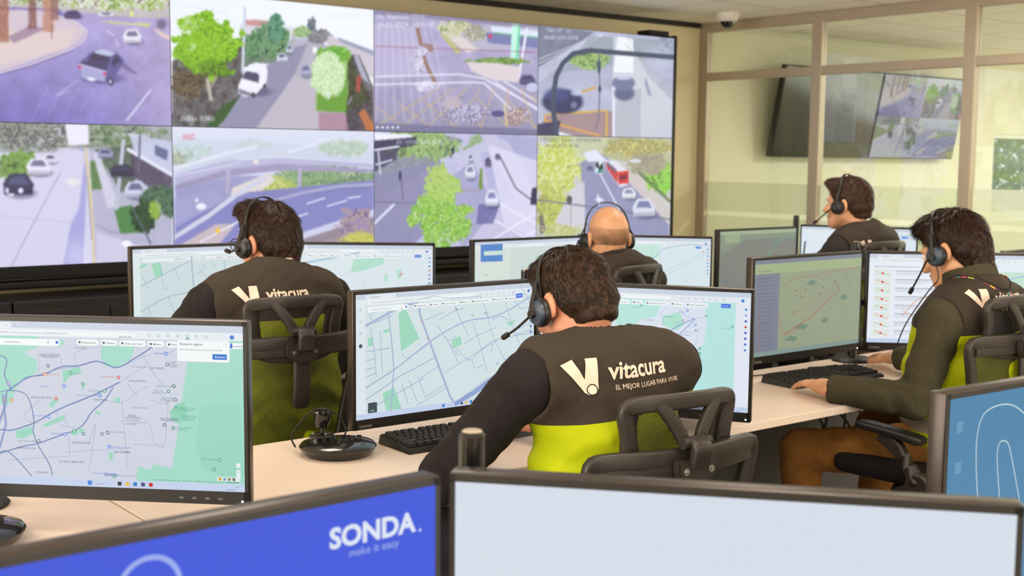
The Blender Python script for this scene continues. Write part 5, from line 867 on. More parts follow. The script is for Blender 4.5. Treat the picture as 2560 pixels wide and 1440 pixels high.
# ------------------------------------------------------------------ people: smooth surfaces grown from blended volumes
def nets(f, lo, hi, h):
    ax = [np.arange(a, b+h, h, dtype=np.float32) for a, b in zip(lo, hi)]; X, Y, Z = np.meshgrid(*ax, indexing='ij'); V = f(X, Y, Z).astype(np.float32); S = V < 0
    c = [S[:-1, :-1, :-1], S[1:, :-1, :-1], S[:-1, 1:, :-1], S[1:, 1:, :-1], S[:-1, :-1, 1:], S[1:, :-1, 1:], S[:-1, 1:, 1:], S[1:, 1:, 1:]]
    n = sum(q.astype(np.int8) for q in c); act = (n > 0) & (n < 8); idx = np.argwhere(act); off = np.array([[i & 1, (i >> 1) & 1, (i >> 2) & 1] for i in range(8)])
    vals = np.stack([V[idx[:, 0]+o[0], idx[:, 1]+o[1], idx[:, 2]+o[2]] for o in off], 1); acc = np.zeros((len(idx), 3)); cnt = np.zeros(len(idx))
    for a in range(8):
        for b in range(a+1, 8):
            if np.abs(off[a]-off[b]).sum() != 1: continue
            va, vb = vals[:, a], vals[:, b]; m = (va < 0) != (vb < 0); t = np.where(m, va/(va-vb+1e-12), 0); acc += m[:, None]*(off[a]+t[:, None]*(off[b]-off[a])); cnt += m
    P = (idx+acc/cnt[:, None])*h+np.array([a[0] for a in ax]); vid = -np.ones(act.shape, np.int64); vid[tuple(idx.T)] = np.arange(len(idx)); Fs = []
    for d in range(3):
        A = S.take(range(S.shape[d]-1), d); B = S.take(range(1, S.shape[d]), d); e = np.argwhere(A != B); o1, o2 = [(1, 2), (2, 0), (0, 1)][d]
        ok = (e[:, o1] > 0) & (e[:, o2] > 0) & (e[:, o1] < act.shape[o1]) & (e[:, o2] < act.shape[o2]); e = e[ok]; ins = A[tuple(e.T)]
        def g(a, b):
            q = e.copy(); q[:, o1] -= a; q[:, o2] -= b; return vid[tuple(q.T)]
        q = np.stack([g(1, 1), g(0, 1), g(0, 0), g(1, 0)], 1); q[~ins] = q[~ins][:, ::-1]; Fs.append(q)
    return P, np.concatenate(Fs)
def smin(k, *ds):
    r = ds[0]
    for d in ds[1:]:
        hh = np.clip(.5+.5*(d-r)/k, 0, 1); r = d+(r-d)*hh-k*hh*(1-hh)
    return r
def smax(k, a, b): return -smin(k, -a, -b)
def E_(X, Y, Z, c, r, Rm=None):
    x, y, z = X-c[0], Y-c[1], Z-c[2]
    if Rm is not None: x, y, z = [Rm[0][i]*x+Rm[1][i]*y+Rm[2][i]*z for i in range(3)]
    k0 = np.sqrt((x/r[0])**2+(y/r[1])**2+(z/r[2])**2); k1 = np.sqrt((x/r[0]**2)**2+(y/r[1]**2)**2+(z/r[2]**2)**2)+1e-9
    return k0*(k0-1)/k1
def C_(X, Y, Z, a, b, ra, rb):
    a = np.array(a, float); b = np.array(b, float); d = b-a; L = (d**2).sum(); t = np.clip(((X-a[0])*d[0]+(Y-a[1])*d[1]+(Z-a[2])*d[2])/L, 0, 1)
    return np.sqrt((X-a[0]-t*d[0])**2+(Y-a[1]-t*d[1])**2+(Z-a[2]-t*d[2])**2)-(ra+(rb-ra)*t)
def folds(X, Y, Z, s, ph, ang=.6):
    u = Z*math.cos(ang)+X*math.sin(ang); v = X-Y*.6
    return np.sin(u*s+ph+1.6*np.sin(v*s*.35+ph*2)+1.1*np.sin(Y*s*.6))*.6+np.sin(u*s*1.9+ph*3+1.3*np.sin(v*s*.7))*.4
def rotm(yaw, pitch, roll=0):
    """head rotation in person frame: yaw to the right (clockwise seen from above), pitch nod down"""
    return np.array((Matrix.Rotation(-R(yaw), 3, 'Z') @ Matrix.Rotation(-R(pitch), 3, 'X') @ Matrix.Rotation(R(roll), 3, 'Y')))
def head_sdf(x, y, z, s):
    d = smin(.03, E_(x, y, z, (0, -.014, .022), (.075, .095, .092)), E_(x, y, z, (0, .034, -.03), (.058, .058, .085)))
    d = smin(.02, d, E_(x, y, z, (0, .05, -.088), (.043, .042, .03)), C_(x, y, z, (-.05, -.0, -.06), (-.028, .06, -.098), .022, .016), C_(x, y, z, (.05, -.0, -.06), (.028, .06, -.098), .022, .016))
    for q in (-1, 1):
        d = smax(.012, d, -E_(x, y, z, (q*.033, .104, .0), (.02, .016, .013)))
        d = smin(.012, d, E_(x, y, z, (q*.042, .068, -.03), (.02, .018, .016)), C_(x, y, z, (q*.014, .09, .02), (q*.05, .076, .02), .006, .005))
        e = smax(.004, E_(x, y, z, (q*.080, -.018, -.012), (.009, .017, .029)), -E_(x, y, z, (q*.092, -.014, -.010), (.008, .011, .02))); d = smin(.008, d, e)
    d = smin(.012, d, C_(x, y, z, (0, .088, .006), (0, .110, -.034), .007, .0115), E_(x, y, z, (-.011, .098, -.038), (.009, .01, .007)), E_(x, y, z, (.011, .098, -.038), (.009, .01, .007)))
    d = smin(.005, d, E_(x, y, z, (0, .088, -.060), (.024, .011, .0055)), E_(x, y, z, (0, .087, -.071), (.02, .011, .006)))
    return d
HAIRP = dict(
    fade=dict(r=(.0775, .0985, .097), c=(0, -.015, .023), top=(.0, .04, .088, .060, .055, .035), front=.078, nape=-.072, amp=.0015),
    quiff=dict(r=(.080, .102, .099), c=(0, -.018, .022), top=(.0, .062, .096, .056, .046, .036), front=.085, nape=-.088, amp=.002),
    thick=dict(r=(.084, .106, .102), c=(0, -.016, .02), top=(.0, .04, .082, .066, .062, .04), front=.098, nape=-.098, amp=.003),
    short=dict(r=(.081, .105, .100), c=(0, -.016, .023), top=(.0, .066, .085, .056, .042, .03), front=.082, nape=-.07, amp=.0015))
def hair_sdf(x, y, z, hp):
    t = hp['top']; d = smin(.03, E_(x, y, z, hp['c'], hp['r']), E_(x, y, z, t[:3], t[3:]))
    d = smin(.02, d, C_(x, y, z, (0, -.06, -.03), (0, -.062, hp['nape']+.02), .062, .05))
    d = d+hp['amp']*np.sin(x*190+np.sin(z*60)*2)*np.sin(y*120+z*70)
    zl = np.where(y > -.02, np.clip(.0-(y-.0)*.2, -.03, .02), .0+(hp['nape'])*np.clip((-.02-y)/.03, 0, 1)); zl = np.where(y > .035, .02+(y-.035)*1.2, zl)
    d = smax(.008, d, zl-z); d = smax(.012, d, -E_(x, y, z, (0, .135, -.045), (.085, .075, .105)))
    for q in (-1, 1): d = smax(.006, d, -E_(x, y, z, (q*.088, -.012, -.014), (.026, .026, .036)))
    return d
def strands(hp, n, ln, P, Fq, lift, seed=1, jit=.012):
    """hair strands as thin ribbons combed away from the crown"""
    r_ = np.random.RandomState(seed); V0 = P[Fq]; cen = V0.mean(1); nr = np.cross(V0[:, 2]-V0[:, 0], V0[:, 3]-V0[:, 1]); nr /= np.linalg.norm(nr, axis=1)[:, None]+1e-9
    i = r_.randint(0, len(cen), n*2); p = cen[i]; nn = nr[i]; rad = p-np.array(hp['c']); keep = (nn*rad).sum(1) > .04; p, nn = p[keep][:n], nn[keep][:n]; m = len(p)
    crown = np.array((.012, -.062, .095)); d = p-crown; d[:, 2] -= .035; sw = np.cross(nn, d); d = d+.35*sw+r_.normal(size=(m, 3))*jit
    d -= nn*(nn*d).sum(1)[:, None]; d /= np.linalg.norm(d, axis=1)[:, None]+1e-9; side = np.cross(d, nn); w = .00068*(.6+.8*r_.rand(m))[:, None]; L = ln*(.5+.8*r_.rand(m))[:, None]; lf = lift*(.3+r_.rand(m))[:, None]
    low = np.clip((.05-p[:, 2])/.1, 0, 1)[:, None]; L = L*(1-.55*low); lf = lf*(1-.7*low); Vs = []
    for k, (t, e, ww) in enumerate(((0, -.001, 1), (.35, .5, 1), (.7, .9, .8), (1, .75, .15))):
        q = p+d*L*t+nn*(lf*e-.5*L*L*t*t*8.5+(.001 if k else -.001)); Vs += [q-side*w*ww, q+side*w*ww]
    Vv = np.stack(Vs, 1); base = np.arange(m)[:, None]*8; Ff = np.concatenate([base+np.array([2*k, 2*k+1, 2*k+3, 2*k+2]) for k in range(3)]); return Vv.reshape(-1, 3), Ff
def hand_chunk(wr, dr, side, curl, palm_roll=0, s=1.0):
    """palm and five fingers; wr wrist point, dr direction of the fingers, side -1 left, +1 right; palm faces down"""
    y = np.array(dr, float); y /= np.linalg.norm(y); z0 = np.array((0, 0, 1.)); x = np.cross(y, z0); x /= np.linalg.norm(x); z = np.cross(x, y); cr, sr = math.cos(R(palm_roll)), math.sin(R(palm_roll)); x, z = x*cr+z*sr, z*cr-x*sr
    th = -side  # thumb towards the body midline
    caps = [((0, -.05, .0), (0, .01, .0), .027, .026)]; pal = []
    Lf = [(-.030, .082, (.036, .022, .019), .0082), (-.010, .090, (.042, .026, .020), .0085), (.011, .086, (.039, .024, .020), .0082), (.030, .074, (.030, .019, .018), .0072)]
    for i, (fx, fy, seg, r_) in enumerate(Lf):
        fx = -fx*th*-1 if th > 0 else fx; fx = fx*(1 if th < 0 else 1)
        xx = Lf[i][0]*(1 if th < 0 else -1); p = np.array((xx, fy, .004)); pal.append((((xx*.55, .02, 0)), tuple(p), .0145, .0115)); a = curl[0]+.05*i; spr = xx*2.2
        for k, l in enumerate(seg):
            q = p+l*np.array((math.sin(spr), math.cos(a), -math.sin(a))); caps.append((tuple(p), tuple(q), r_*(1-.08*k)+.0006, r_*(1-.08*(k+1)))); p = q; a += curl[1]
    tx = -1 if th < 0 else 1; tx = -tx if False else tx
    tb = np.array((tx*-.022*-1, .018, -.004)) if False else np.array(((-.024 if th < 0 else .024), .02, -.003)); sg = -1 if th < 0 else 1
    t1 = tb+np.array((sg*.022, .028, -.008)); t2 = t1+np.array((sg*.010, .028, -.004)); t3 = t2+np.array((sg*.001, .024, -.003))
    th_c = [(tuple(tb), tuple(t1), .0145, .0115), (tuple(t1), tuple(t2), .0105, .0092), (tuple(t2), tuple(t3), .0092, .0075)]
    def f(X, Y, Z):
        px, py, pz = (X-wr[0])/s, (Y-wr[1])/s, (Z-wr[2])/s; a = px*x[0]+py*x[1]+pz*x[2]; b = px*y[0]+py*y[1]+pz*y[2]; c = px*z[0]+py*z[1]+pz*z[2]
        pl = smin(.012, *[C_(a, b, c*1.15, *q) for q in pal]); wrist = C_(a*.82, b, c, *caps[0]); d = smin(.014, pl, wrist, C_(a, b, c, *th_c[0]))
        fg = None
        for k in range(1, 13, 3):
            g = smin(.004, *[C_(a, b, c, *q) for q in caps[k:k+3]]); fg = g if fg is None else np.minimum(fg, g)
        d = smin(.005, d, fg); return smin(.006, d, C_(a, b, c, *th_c[1]), C_(a, b, c, *th_c[2]))*s
    cen = np.array(wr)+y*.06*s; return nets(f, cen-.135, cen+.135, .0032)
def person(S):
    rx, ry = S['root']; hd = S['heading']; Rz = Matrix.Rotation(R(hd), 3, 'Z'); loc = lambda p: np.array(Rz @ (Vector(p)-Vector((rx, ry, 0))))
    t = empty('person', (rx, ry, 0), -R(hd), label=S['label'], cat='person', group=S.get('group'))
    H, N, Pv = loc(S['H']), loc(S['N']), loc((rx, ry, S.get('pz', .58)+S.get('h', 0))); b = S.get('build', 1.0)
    A = {s: [loc(q) for q in S[k]] for s, k in ((-1, 'armL'), (1, 'armR'))}; RH = rotm(S['hyaw']-hd, S['hpitch'], S.get('hroll', 0)); ax = N-Pv; lean = math.atan2(ax[1], ax[2]); Rt = np.array(Matrix.Rotation(-lean, 3, 'X'))
    sw = .165*b; SL, SR = A[-1][0], A[1][0]; mid = Pv+ax*.62; bel = Pv+ax*.25
    def torso(X, Y, Z):
        dp = S.get('deep', 0); d = smin(.08, E_(X, Y, Z, mid+(0, -.005+dp*.8, .01), (.165*b, .118*b+dp, .20), Rt), E_(X, Y, Z, bel+(0, dp, 0), (.155*b, .125*b+dp, .17), Rt), E_(X, Y, Z, Pv, (.17*b, .13*b, .12)))
        d = smin(.06, d, C_(X, Y, Z, SL+(.03, 0, -.01), SR+(-.03, 0, -.01), .062, .062), C_(X, Y, Z, N+(0, -.012, .02), N*.35+SL*.65+(0, -.01, .02), .052, .045), C_(X, Y, Z, N+(0, -.012, .02), N*.35+SR*.65+(0, -.01, .02), .052, .045)); return d
    nb = H+RH @ np.array((0, -.025, -.055)); neck = lambda X, Y, Z: C_(X, Y, Z, nb, N+(0, 0, -.03), .054, .060)
    def hl(X, Y, Z): px, py, pz = X-H[0], Y-H[1], Z-H[2]; return [RH[0][i]*px+RH[1][i]*py+RH[2][i]*pz for i in range(3)]
    # body: head and neck fine, torso and legs coarse under the clothes, hands fine; one mesh
    hf = lambda X, Y, Z: smin(.025, head_sdf(*hl(X, Y, Z), S), neck(X, Y, Z))
    lo = np.minimum(H, N)-.155; hi = np.maximum(H, N)+.15; lo[2] = N[2]-.07; parts = [nets(lambda X, Y, Z: smax(.003, hf(X, Y, Z), N[2]-.05-Z), lo, hi, .0036)]
    kn = {s: loc(S['knee'][0 if s < 0 else 1]) for s in (-1, 1)}; hip = {s: Pv+(s*.09, 0, -.02) for s in (-1, 1)}; an = {s: kn[s]*(1, 1, 0)+(0, -.03, .09) for s in (-1, 1)}
    def coarse(X, Y, Z):
        d = torso(X, Y, Z)+.02
        for s in (-1, 1): d = smin(.04, d, C_(X, Y, Z, hip[s], kn[s], .07, .045), C_(X, Y, Z, kn[s], an[s], .045, .032), C_(X, Y, Z, A[s][0], A[s][1], .038, .034), C_(X, Y, Z, A[s][1], A[s][2], .034, .022))
        return d
    allp = np.array([N, Pv, *A[-1], *A[1], *kn.values(), *an.values()]); parts.append(nets(coarse, allp.min(0)-.2, allp.max(0)+.12, .014))
    for s in (-1, 1):
        w, e = A[s][2], A[s][1]; dr = S.get('handdir', {}).get(s); dr = np.array(Rz @ Vector(dr)) if dr is not None else (w-e)*(1, 1, 0)+(0, 0, -.05*np.linalg.norm(w-e)); parts.append(hand_chunk(w+dr/np.linalg.norm(dr)*.03, dr, s, S.get('curl', (.25, .28)), S.get('proll', {}).get(s, 0)))
    V = []; Fc = []; k = 0
    for P, Q in parts: V.append(P); Fc.append(Q+k); k += len(P)
    skin = M[S.get('skin', 'skin')]; npmesh('body', np.concatenate(V), np.concatenate(Fc), skin, t)
    RHm = Matrix(RH.tolist()).to_4x4(); HM = Matrix.Translation(H) @ RHm
    for s in (-1, 1):
        bm = BM(); bmesh.ops.create_uvsphere(bm, u_segments=16, v_segments=10, radius=.0115, matrix=Matrix.Translation((s*.032, .0775, .0))); bmesh.ops.create_uvsphere(bm, u_segments=12, v_segments=8, radius=.0058, matrix=Matrix.Translation((s*.032, .0838, .0)))
        ey = fin('eye', bm, [M['eye'], M['blackg']], t, True)
        for f in ey.data.polygons: f.material_index = 1 if f.index >= 160 else 0
        ey.matrix_local = HM
    # hair
    if S['hair']:
        hp = HAIRP[S['hair']]; P, Q = nets(lambda X, Y, Z: hair_sdf(X, Y, Z, hp), (-.11, -.145, -.12), (.11, .13, .155), .0035)
        P2, Q2 = strands(hp, S.get('nst', 5000), S.get('sl', .022), P, Q, S.get('slift', .004), S.get('seed', 1), S.get('jit', .012)); o = npmesh('hair', np.concatenate([P, P2]), np.concatenate([Q, Q2+len(P)]), S['hairm'], t); o.matrix_local = HM
    else:
        hp = dict(r=(.0780, .0980, .0950), c=(0, -.014, .022)); f = lambda x, y, z: smax(.01, smax(.01, E_(x, y, z, hp['c'], hp['r']), z-.055-y*.3), -.072-z+np.clip(y+.02, 0, 1)*1.4); P, Q = nets(f, (-.1, -.125, -.1), (.1, .1, .1), .004)
        o = npmesh('hair', P, Q, S['hairm'], t); o.matrix_local = HM
    # shirt or sweater: sleeves, shoulders, collar
    sr = S.get('sleeve', (.060, .054, .040)); ph = S.get('ph', 1.)
    def shirt(X, Y, Z):
        d = torso(X, Y, Z)-.002
        for s in (-1, 1):
            a, e, w = A[s]; arm = smin(.02, C_(X, Y, Z, a+(0, 0, -.005), e, sr[0], sr[1]), C_(X, Y, Z, e, w, sr[1]*.97, sr[2])); de = np.sqrt((X-e[0])**2+(Y-e[1])**2+(Z-e[2])**2)
            arm = arm+folds(X, Y, Z, 85, ph+s, .9)*(.0028+.0045*np.exp(-(de/.09)**2)); wd = (w-e)/np.linalg.norm(w-e); arm = smax(.004, arm, (X-w[0])*wd[0]+(Y-w[1])*wd[1]+(Z-w[2])*wd[2]); d = smin(.03, d, arm)
        cr_ = S.get('colr', .077); col = np.abs(C_(X, Y, Z, N+(0, -.012, -.02), N+(nb-N)*.9+(0, -.004, 0), cr_, cr_-.005))-.0068; cz = S.get('colz', .045)
        slope = (Z-N[2])+S.get('cols', .35)*(Y-N[1]); col = smax(.004, smax(.004, col, slope-cz), N[2]-.05-Z); d = smax(.004, d, -C_(X, Y, Z, N+(0, -.01, -.01), nb, cr_-.003, cr_-.006)); d = np.minimum(d, col); return smax(.004, d, Pv[2]+.03-Z)
    P, Q = nets(shirt, np.array([N, Pv, *A[-1], *A[1]]).min(0)-.15, np.array([N, Pv, *A[-1], *A[1]]).max(0)+.14, .0068); npmesh(S.get('topname', 'shirt'), P, Q, S['shirtm'], t)
    # vest
    zb = Pv[2]-.02-S.get('hem', 0); zc = N[2]-S.get('yoke', .115)
    cr2 = S.get('colr', .077)
    def vest(X, Y, Z):
        d = torso(X, Y, Z)-.016; lowz = np.clip((zc-Z)/.25, 0, 1); d = d+folds(X, Y, Z, 42, ph, .35)*(.0040+.007*lowz)+folds(X, Y, Z, 95, ph+1, -.5)*.0013-.006*lowz
        if S.get('vcol', False):
            col = np.abs(C_(X, Y, Z, N+(0, -.012, -.02), N+(nb-N)*.8, .082, .077))-.005; sl = (Z-N[2])+.35*(Y-N[1]); d = smin(.012, d, smax(.004, smax(.004, col, sl-.022), N[2]-.06-Z))
        d = smax(.010, d, -C_(X, Y, Z, N+(0, -.012, -.03), nb, cr2+.007, cr2+.005))
        for s in (-1, 1):
            a, e, w = A[s]; o = a+(s*.03, .0, -.012); d = smax(.006, d, -C_(X, Y, Z, o, o+(e-a)*.5+(s*.05, .015, -.02), .074, .07)); d = smax(.004, d, (X*s-(a[0]*s+.022)))
        return smax(.004, d, Pv[2]-.055-Z)
    P, Q = nets(vest, np.array([N, Pv]).min(0)-(.26, .2, .1), np.array([N, Pv]).max(0)+(.26, .2, .1), .006)
    v = npmesh('vest', P, Q, vest_mat('safety_vest_fabric', zc, zb, S.get('ztilt', .03)), t)
    # printing on the back: V emblem and words, laid on the cloth
    bvh = BVHTree.FromPolygons([tuple(p) for p in P], [tuple(q) for q in Q]); lx, lz, ls = S.get('print', (-.165, -.055, 1.0)); bm = BM(); z0 = N[2]+lz
    def put2(pts, faces):
        vs = [bm.verts.new((a, 0, c)) for a, c in pts]
        for f in faces:
            try: bm.faces.new([vs[i] for i in f])
            except ValueError: pass
    s = .098*ls
    Vp = [(0, .86), (.30, 1.0), (.62, .42), (.66, 1.0), (1.0, 1.0), (.97, .15), (.90, .02), (.72, -.02), (.60, .06), (.45, .27)]
    put2([(lx+a*s, z0-.088*ls+c*s*.88) for a, c in Vp], [(0, 1, 2, 8, 9), (2, 3, 4, 5), (2, 5, 6, 7, 8)]); xx = lx+s*1.28
    for st, sz, dz, bo, ox in (('vitacura', .060*ls, -.055*ls, .022, 0), ('EL MEJOR LUGAR PARA VIVIR', .0170*ls, -.082*ls, 0., .012)):
        tv, tf, tw = text2d(st, bo); put2([(xx+ox+a*sz, z0+dz+c*sz*(1.0)) for a, c in tv], tf)
    bmesh.ops.triangulate(bm, faces=list(bm.faces))
    for _ in range(4):
        es = [e for e in bm.edges if e.calc_length() > .009]
        if not es: break
        bmesh.ops.subdivide_edges(bm, edges=es, cuts=1); bmesh.ops.triangulate(bm, faces=[f for f in bm.faces if len(f.verts) > 3])
    def lay(bm, off=.0014):
        for q in bm.verts:
            # printed along the slope of the back: start from the leaning plane behind it
            zz = z0+(q.co.z-z0)*math.cos(lean*.7); o, nn, i, dd = bvh.ray_cast((q.co.x, N[1]-.6, zz), (0, 1, 0))
            q.co = (o+nn*off) if o is not None and o.y < N[1]+.05 else Vector((q.co.x, N[1]-.05, z0-.1))
    lay(bm)
    for f in list(bm.faces):
        if max(e.calc_length() for e in f.edges) > .03: bm.faces.remove(f)
    fin('lettering', bm, M['logo'], v)
    bm = BM(); c0 = (lx+.80*s, z0-.088*ls+.13*s*.88); n = 28; rA, rB = .145*s, .12*s; vs = [bm.verts.new((c0[0]+r_*math.cos(2*PI*i/n), 0, c0[1]+r_*math.sin(2*PI*i/n))) for r_ in (rA, rB) for i in range(n)]
    for i in range(n): bm.faces.new((vs[i], vs[(i+1) % n], vs[n+(i+1) % n], vs[n+i]))
    lay(bm, .0024); fin('emblem_ring', bm, M['fabk'], v)
    # trousers and shoes
    def pants(X, Y, Z):
        d = E_(X, Y, Z, Pv+(0, 0, -.03), (.175*b, .135*b, .105))
        for s in (-1, 1): d = smin(.03, d, smin(.02, C_(X, Y, Z, hip[s], kn[s], .086, .067), C_(X, Y, Z, kn[s], an[s], .066, .055)))
        return smax(.004, d+folds(X, Y, Z, 70, ph+2, .8)*.004, .10-Z)
    pp = np.array([Pv, *kn.values(), *an.values()]); P, Q = nets(pants, pp.min(0)-(.2, .16, .05), pp.max(0)+(.2, .12, .12), .009); npmesh('trousers', P, Q, S['pantm'], t)
    for s in (-1, 1):
        q = an[s]; P, Q = nets(lambda X, Y, Z: smax(.004, smin(.02, E_(X, Y, Z, (q[0], q[1]+.09, .04), (.045, .13, .045)), C_(X, Y, Z, (q[0], q[1], .05), (q[0], q[1], .10), .045, .04)), .004-Z), (q[0]-.08, q[1]-.09, -.01), (q[0]+.08, q[1]+.25, .16), .008); npmesh('shoe', P, Q, M['shoe'], t)
    if S.get('ring'):
        bm = BM(); c0 = N+(nb-N)*.62; sweep(bm, [Vector((c0[0]+.064*math.cos(a), c0[1]-.010+.064*math.sin(a), c0[2]+.012-.022*math.sin(a))) for a in np.linspace(0, 2*PI, 40)[:-1]], rrect(.006, .012), 1, closed=True); fin('undershirt_collar', bm, M['collar'], t, True)
    if S.get('lanyard'):
        ly = empty('lanyard', (rx, ry, 0), -R(hd), label='lanyard of bright coloured squares around the neck over the olive collar', cat='lanyard'); cols = [(60, 110, 190), (214, 50, 50), (236, 170, 50), (120, 60, 150), (236, 110, 50), (40, 140, 130), (220, 60, 110), (190, 206, 50)]
        n = 28; Pn = []
        for i in range(n):
            a = 2*PI*i/n; rr_ = .099
            for _ in range(8):
                q = (N[0]+rr_*math.cos(a), N[1]-.008+rr_*1.02*math.sin(a), N[2]+.3); hit = bvh.ray_cast(q, (0, 0, -1))[0]
                if hit is not None and hit.z > N[2]-.12: break
                rr_ += .004
            Pn.append(Vector((q[0], q[1], (hit.z if hit is not None else N[2])+.007)))
        for _ in range(6): Pn = [(Pn[i-1]+Pn[i]*2+Pn[(i+1) % n])/4 for i in range(n)]
        for i in range(n):
            a, b_ = Pn[i], Pn[(i+1) % n]; q = a.lerp(b_, .08); w_ = a.lerp(b_, .92); o_ = (q-Vector(N)); o_.z = 0; o_ = o_.normalized()*.0015; u_ = Vector((0, 0, .0095))+o_*-2.6; bm = BM()
            vs = [bm.verts.new(p_) for p_ in (q-u_, w_-u_, w_+u_, q+u_)]; vo = [bm.verts.new(v_.co+o_) for v_ in vs]; bm.faces.new(vs[::-1]); bm.faces.new(vo); [bm.faces.new((vs[j], vs[(j+1) % 4], vo[(j+1) % 4], vo[j])) for j in range(4)]
            key = 'lany%d' % (i % 8)
            if key not in M: M[key] = mat('lanyard_print_%d' % (i % 8), cols[i % 8], .5)
            fin('patch', bm, M[key], ly)
        bm = BM(); sweep(bm, Pn, rrect(.001, .019), 1, closed=True); fin('strap', bm, M['fabk'], ly)
    if S.get('ring'):
        gl = empty('eyeglasses', (0, 0, 0), label='thin black framed eyeglasses worn by the operator at left', cat='glasses'); gl.matrix_world = Matrix.Translation((rx, ry, 0)) @ Matrix.Rotation(-R(hd), 4, 'Z') @ HM
        for q_ in (-1, 1):
            bm = BM(); tube(bm, [(q_*.034+.024*math.cos(a), .112-.004*abs(math.cos(a)), -.002+.019*math.sin(a)) for a in np.linspace(0, 2*PI, 25)[:-1]], .0016, 6, closed=True); fin('rim', bm, M['blackg'], gl, True)
            bm = BM(); tube(bm, [(q_*.058, .108, .004), (q_*.076, .095, .006), (q_*.083, .02, .004), (q_*.082, -.02, -.01)], .0017, 6); fin('temple', bm, M['blackg'], gl, True)
        bm = BM(); tube(bm, [(-.010, .112, .002), (0, .114, .006), (.010, .112, .002)], .0015, 6); fin('bridge', bm, M['blackg'], gl, True)
    # headset in head coordinates
    hs = empty('headset', (0, 0, 0), label=S['hlabel'], cat='headset', group='black headsets worn by the operators'); hs.matrix_world = Matrix.Translation((rx, ry, 0)) @ Matrix.Rotation(-R(hd), 4, 'Z') @ HM
    top = (hp['c'][2]+hp['r'][2])*1.0 if not S['hair'] else max(hp['c'][2]+hp['r'][2], hp['top'][2]+hp['top'][5]-.008); top += .010; w = (hp['r'][0] if S['hair'] else .0757)+.006; bt = S.get('bandtilt', .0)
    arc = [(math.cos(a)*w*(1+.10*math.sin(a)**2), .004+bt*math.sin(a), -.012+(top+.012)*math.sin(a)**.85 if math.sin(a) > 0 else -.012) for a in np.linspace(0, PI, 33)]
    if S.get('wideband'): arc = [(q[0]*(1+.17*(1-abs(q[0])/w*.3)) if abs(q[0]) > .001 else 0, q[1], q[2]+.006) for q in arc]
    bm = BM(); sweep(bm, [Vector(q) for q in arc], rrect(.0035, .0135, .4), 1, upv=(0, 1, 0)); fin('headband', bm, M['black'], hs, True)
    for s in (-1, 1):
        cx = s*(w+.012); bm = BM(); lathe(bm, [(.001, -.016), (.028, -.016), (.0325, -.010), (.0325, .0), (.030, .004), (.001, .004)], 30, axisM((cx, .006, -.018), (s, 0, 0))); cup = fin('ear_cushion', bm, M['black'], hs, True)
        bm = BM(); lathe(bm, [(.001, .003), (.028, .003), (.026, .010), (.016, .014), (.001, .0145)], 30, axisM((cx, .006, -.018), (s, 0, 0))); fin('ear_cup', bm, M[S.get('cup', 'black')], hs, True)
        bm = BM(); sweep(bm, [(s*(w+.001), .006, .052), (s*(w+.012), .006, .026), (cx+s*.013, .006, .004), (cx+s*.016, .006, -.024)], rrect(.0045, .014, .4), 1, upv=(0, 1, 0)); fin('slider', bm, M['black'], hs, True)
    cx = -(w+.012+.014); bm = BM(); lathe(bm, [(.001, -.006), (.009, -.006), (.009, .010), (.001, .010)], 18, axisM((cx, .008, -.020), (-1, 0, 0))); mx = S.get('boom', (.02, .105, -.075))
    tip = Vector((cx+mx[0], mx[1], mx[2])); bp = smooth_path([(cx-.004, .008, -.020), (cx-.006, .026, -.024), Vector((cx-.004, .03, -.028)).lerp(tip, .5), tip], 6); tube(bm, bp, .0030, 8); fin('microphone_boom', bm, M['black'], hs, True)
    d = (bp[-1]-bp[-3]).normalized(); bm = BM(); lathe(bm, [(.001, -.012), (.0062, -.010), (.0068, 0), (.0062, .010), (.001, .012)], 14, axisM(tip, d)); fin('microphone', bm, M['black'], hs, True)
    if S.get('cord'):
        q = hs.matrix_world.inverted(); bm = BM(); tube(bm, smooth_path([(cx, .006, -.05), (cx-.004, .012, -.09)]+[tuple(q @ Vector(p)) for p in S['cord']], 6), .0019, 6); fin('cord', bm, M['black'], hs, True)
    return t, HM

dark = hair_mat('dark_brown_hair', (36, 25, 18), (78, 54, 38), .45); dark2 = hair_mat('brown_black_hair', (34, 21, 15), (66, 41, 29), .4); fade = hair_mat('short_dark_hair', (48, 32, 24), (84, 60, 44), .5); stub = mat('shaved_stubble_scalp', (120, 92, 70), .55, var=.12, nscale=22)
nt = stub.node_tree; P_ = nt.nodes['Principled BSDF']; tcs = nt.nodes.new('ShaderNodeTexCoord'); sx = nt.nodes.new('ShaderNodeSeparateXYZ'); nt.links.new(tcs.outputs['Object'], sx.inputs[0])
mr = nt.nodes.new('ShaderNodeMapRange'); mr.inputs[1].default_value = .05; mr.inputs[2].default_value = -.04; nt.links.new(sx.outputs[2], mr.inputs[0]); nz = nt.nodes.new('ShaderNodeTexNoise'); nz.inputs['Scale'].default_value = 26; nz.inputs['Detail'].default_value = 5; nt.links.new(tcs.outputs['Object'], nz.inputs['Vector'])
mm = nt.nodes.new('ShaderNodeMath'); mm.operation = 'MULTIPLY'; nt.links.new(mr.outputs[0], mm.inputs[0]); nt.links.new(nz.outputs['Fac'], mm.inputs[1]); mq = nt.nodes.new('ShaderNodeMath'); mq.operation = 'MULTIPLY'; mq.inputs[1].default_value = 1.3; mq.use_clamp = True; nt.links.new(mm.outputs[0], mq.inputs[0])
tr_ = nt.nodes.new('ShaderNodeBsdfTransparent'); mxs = nt.nodes.new('ShaderNodeMixShader'); nt.links.new(mq.outputs[0], mxs.inputs[0]); nt.links.new(tr_.outputs[0], mxs.inputs[1]); nt.links.new(P_.outputs[0], mxs.inputs[2]); nt.links.new(mxs.outputs[0], nt.nodes['Material Output'].inputs[0])
people = []
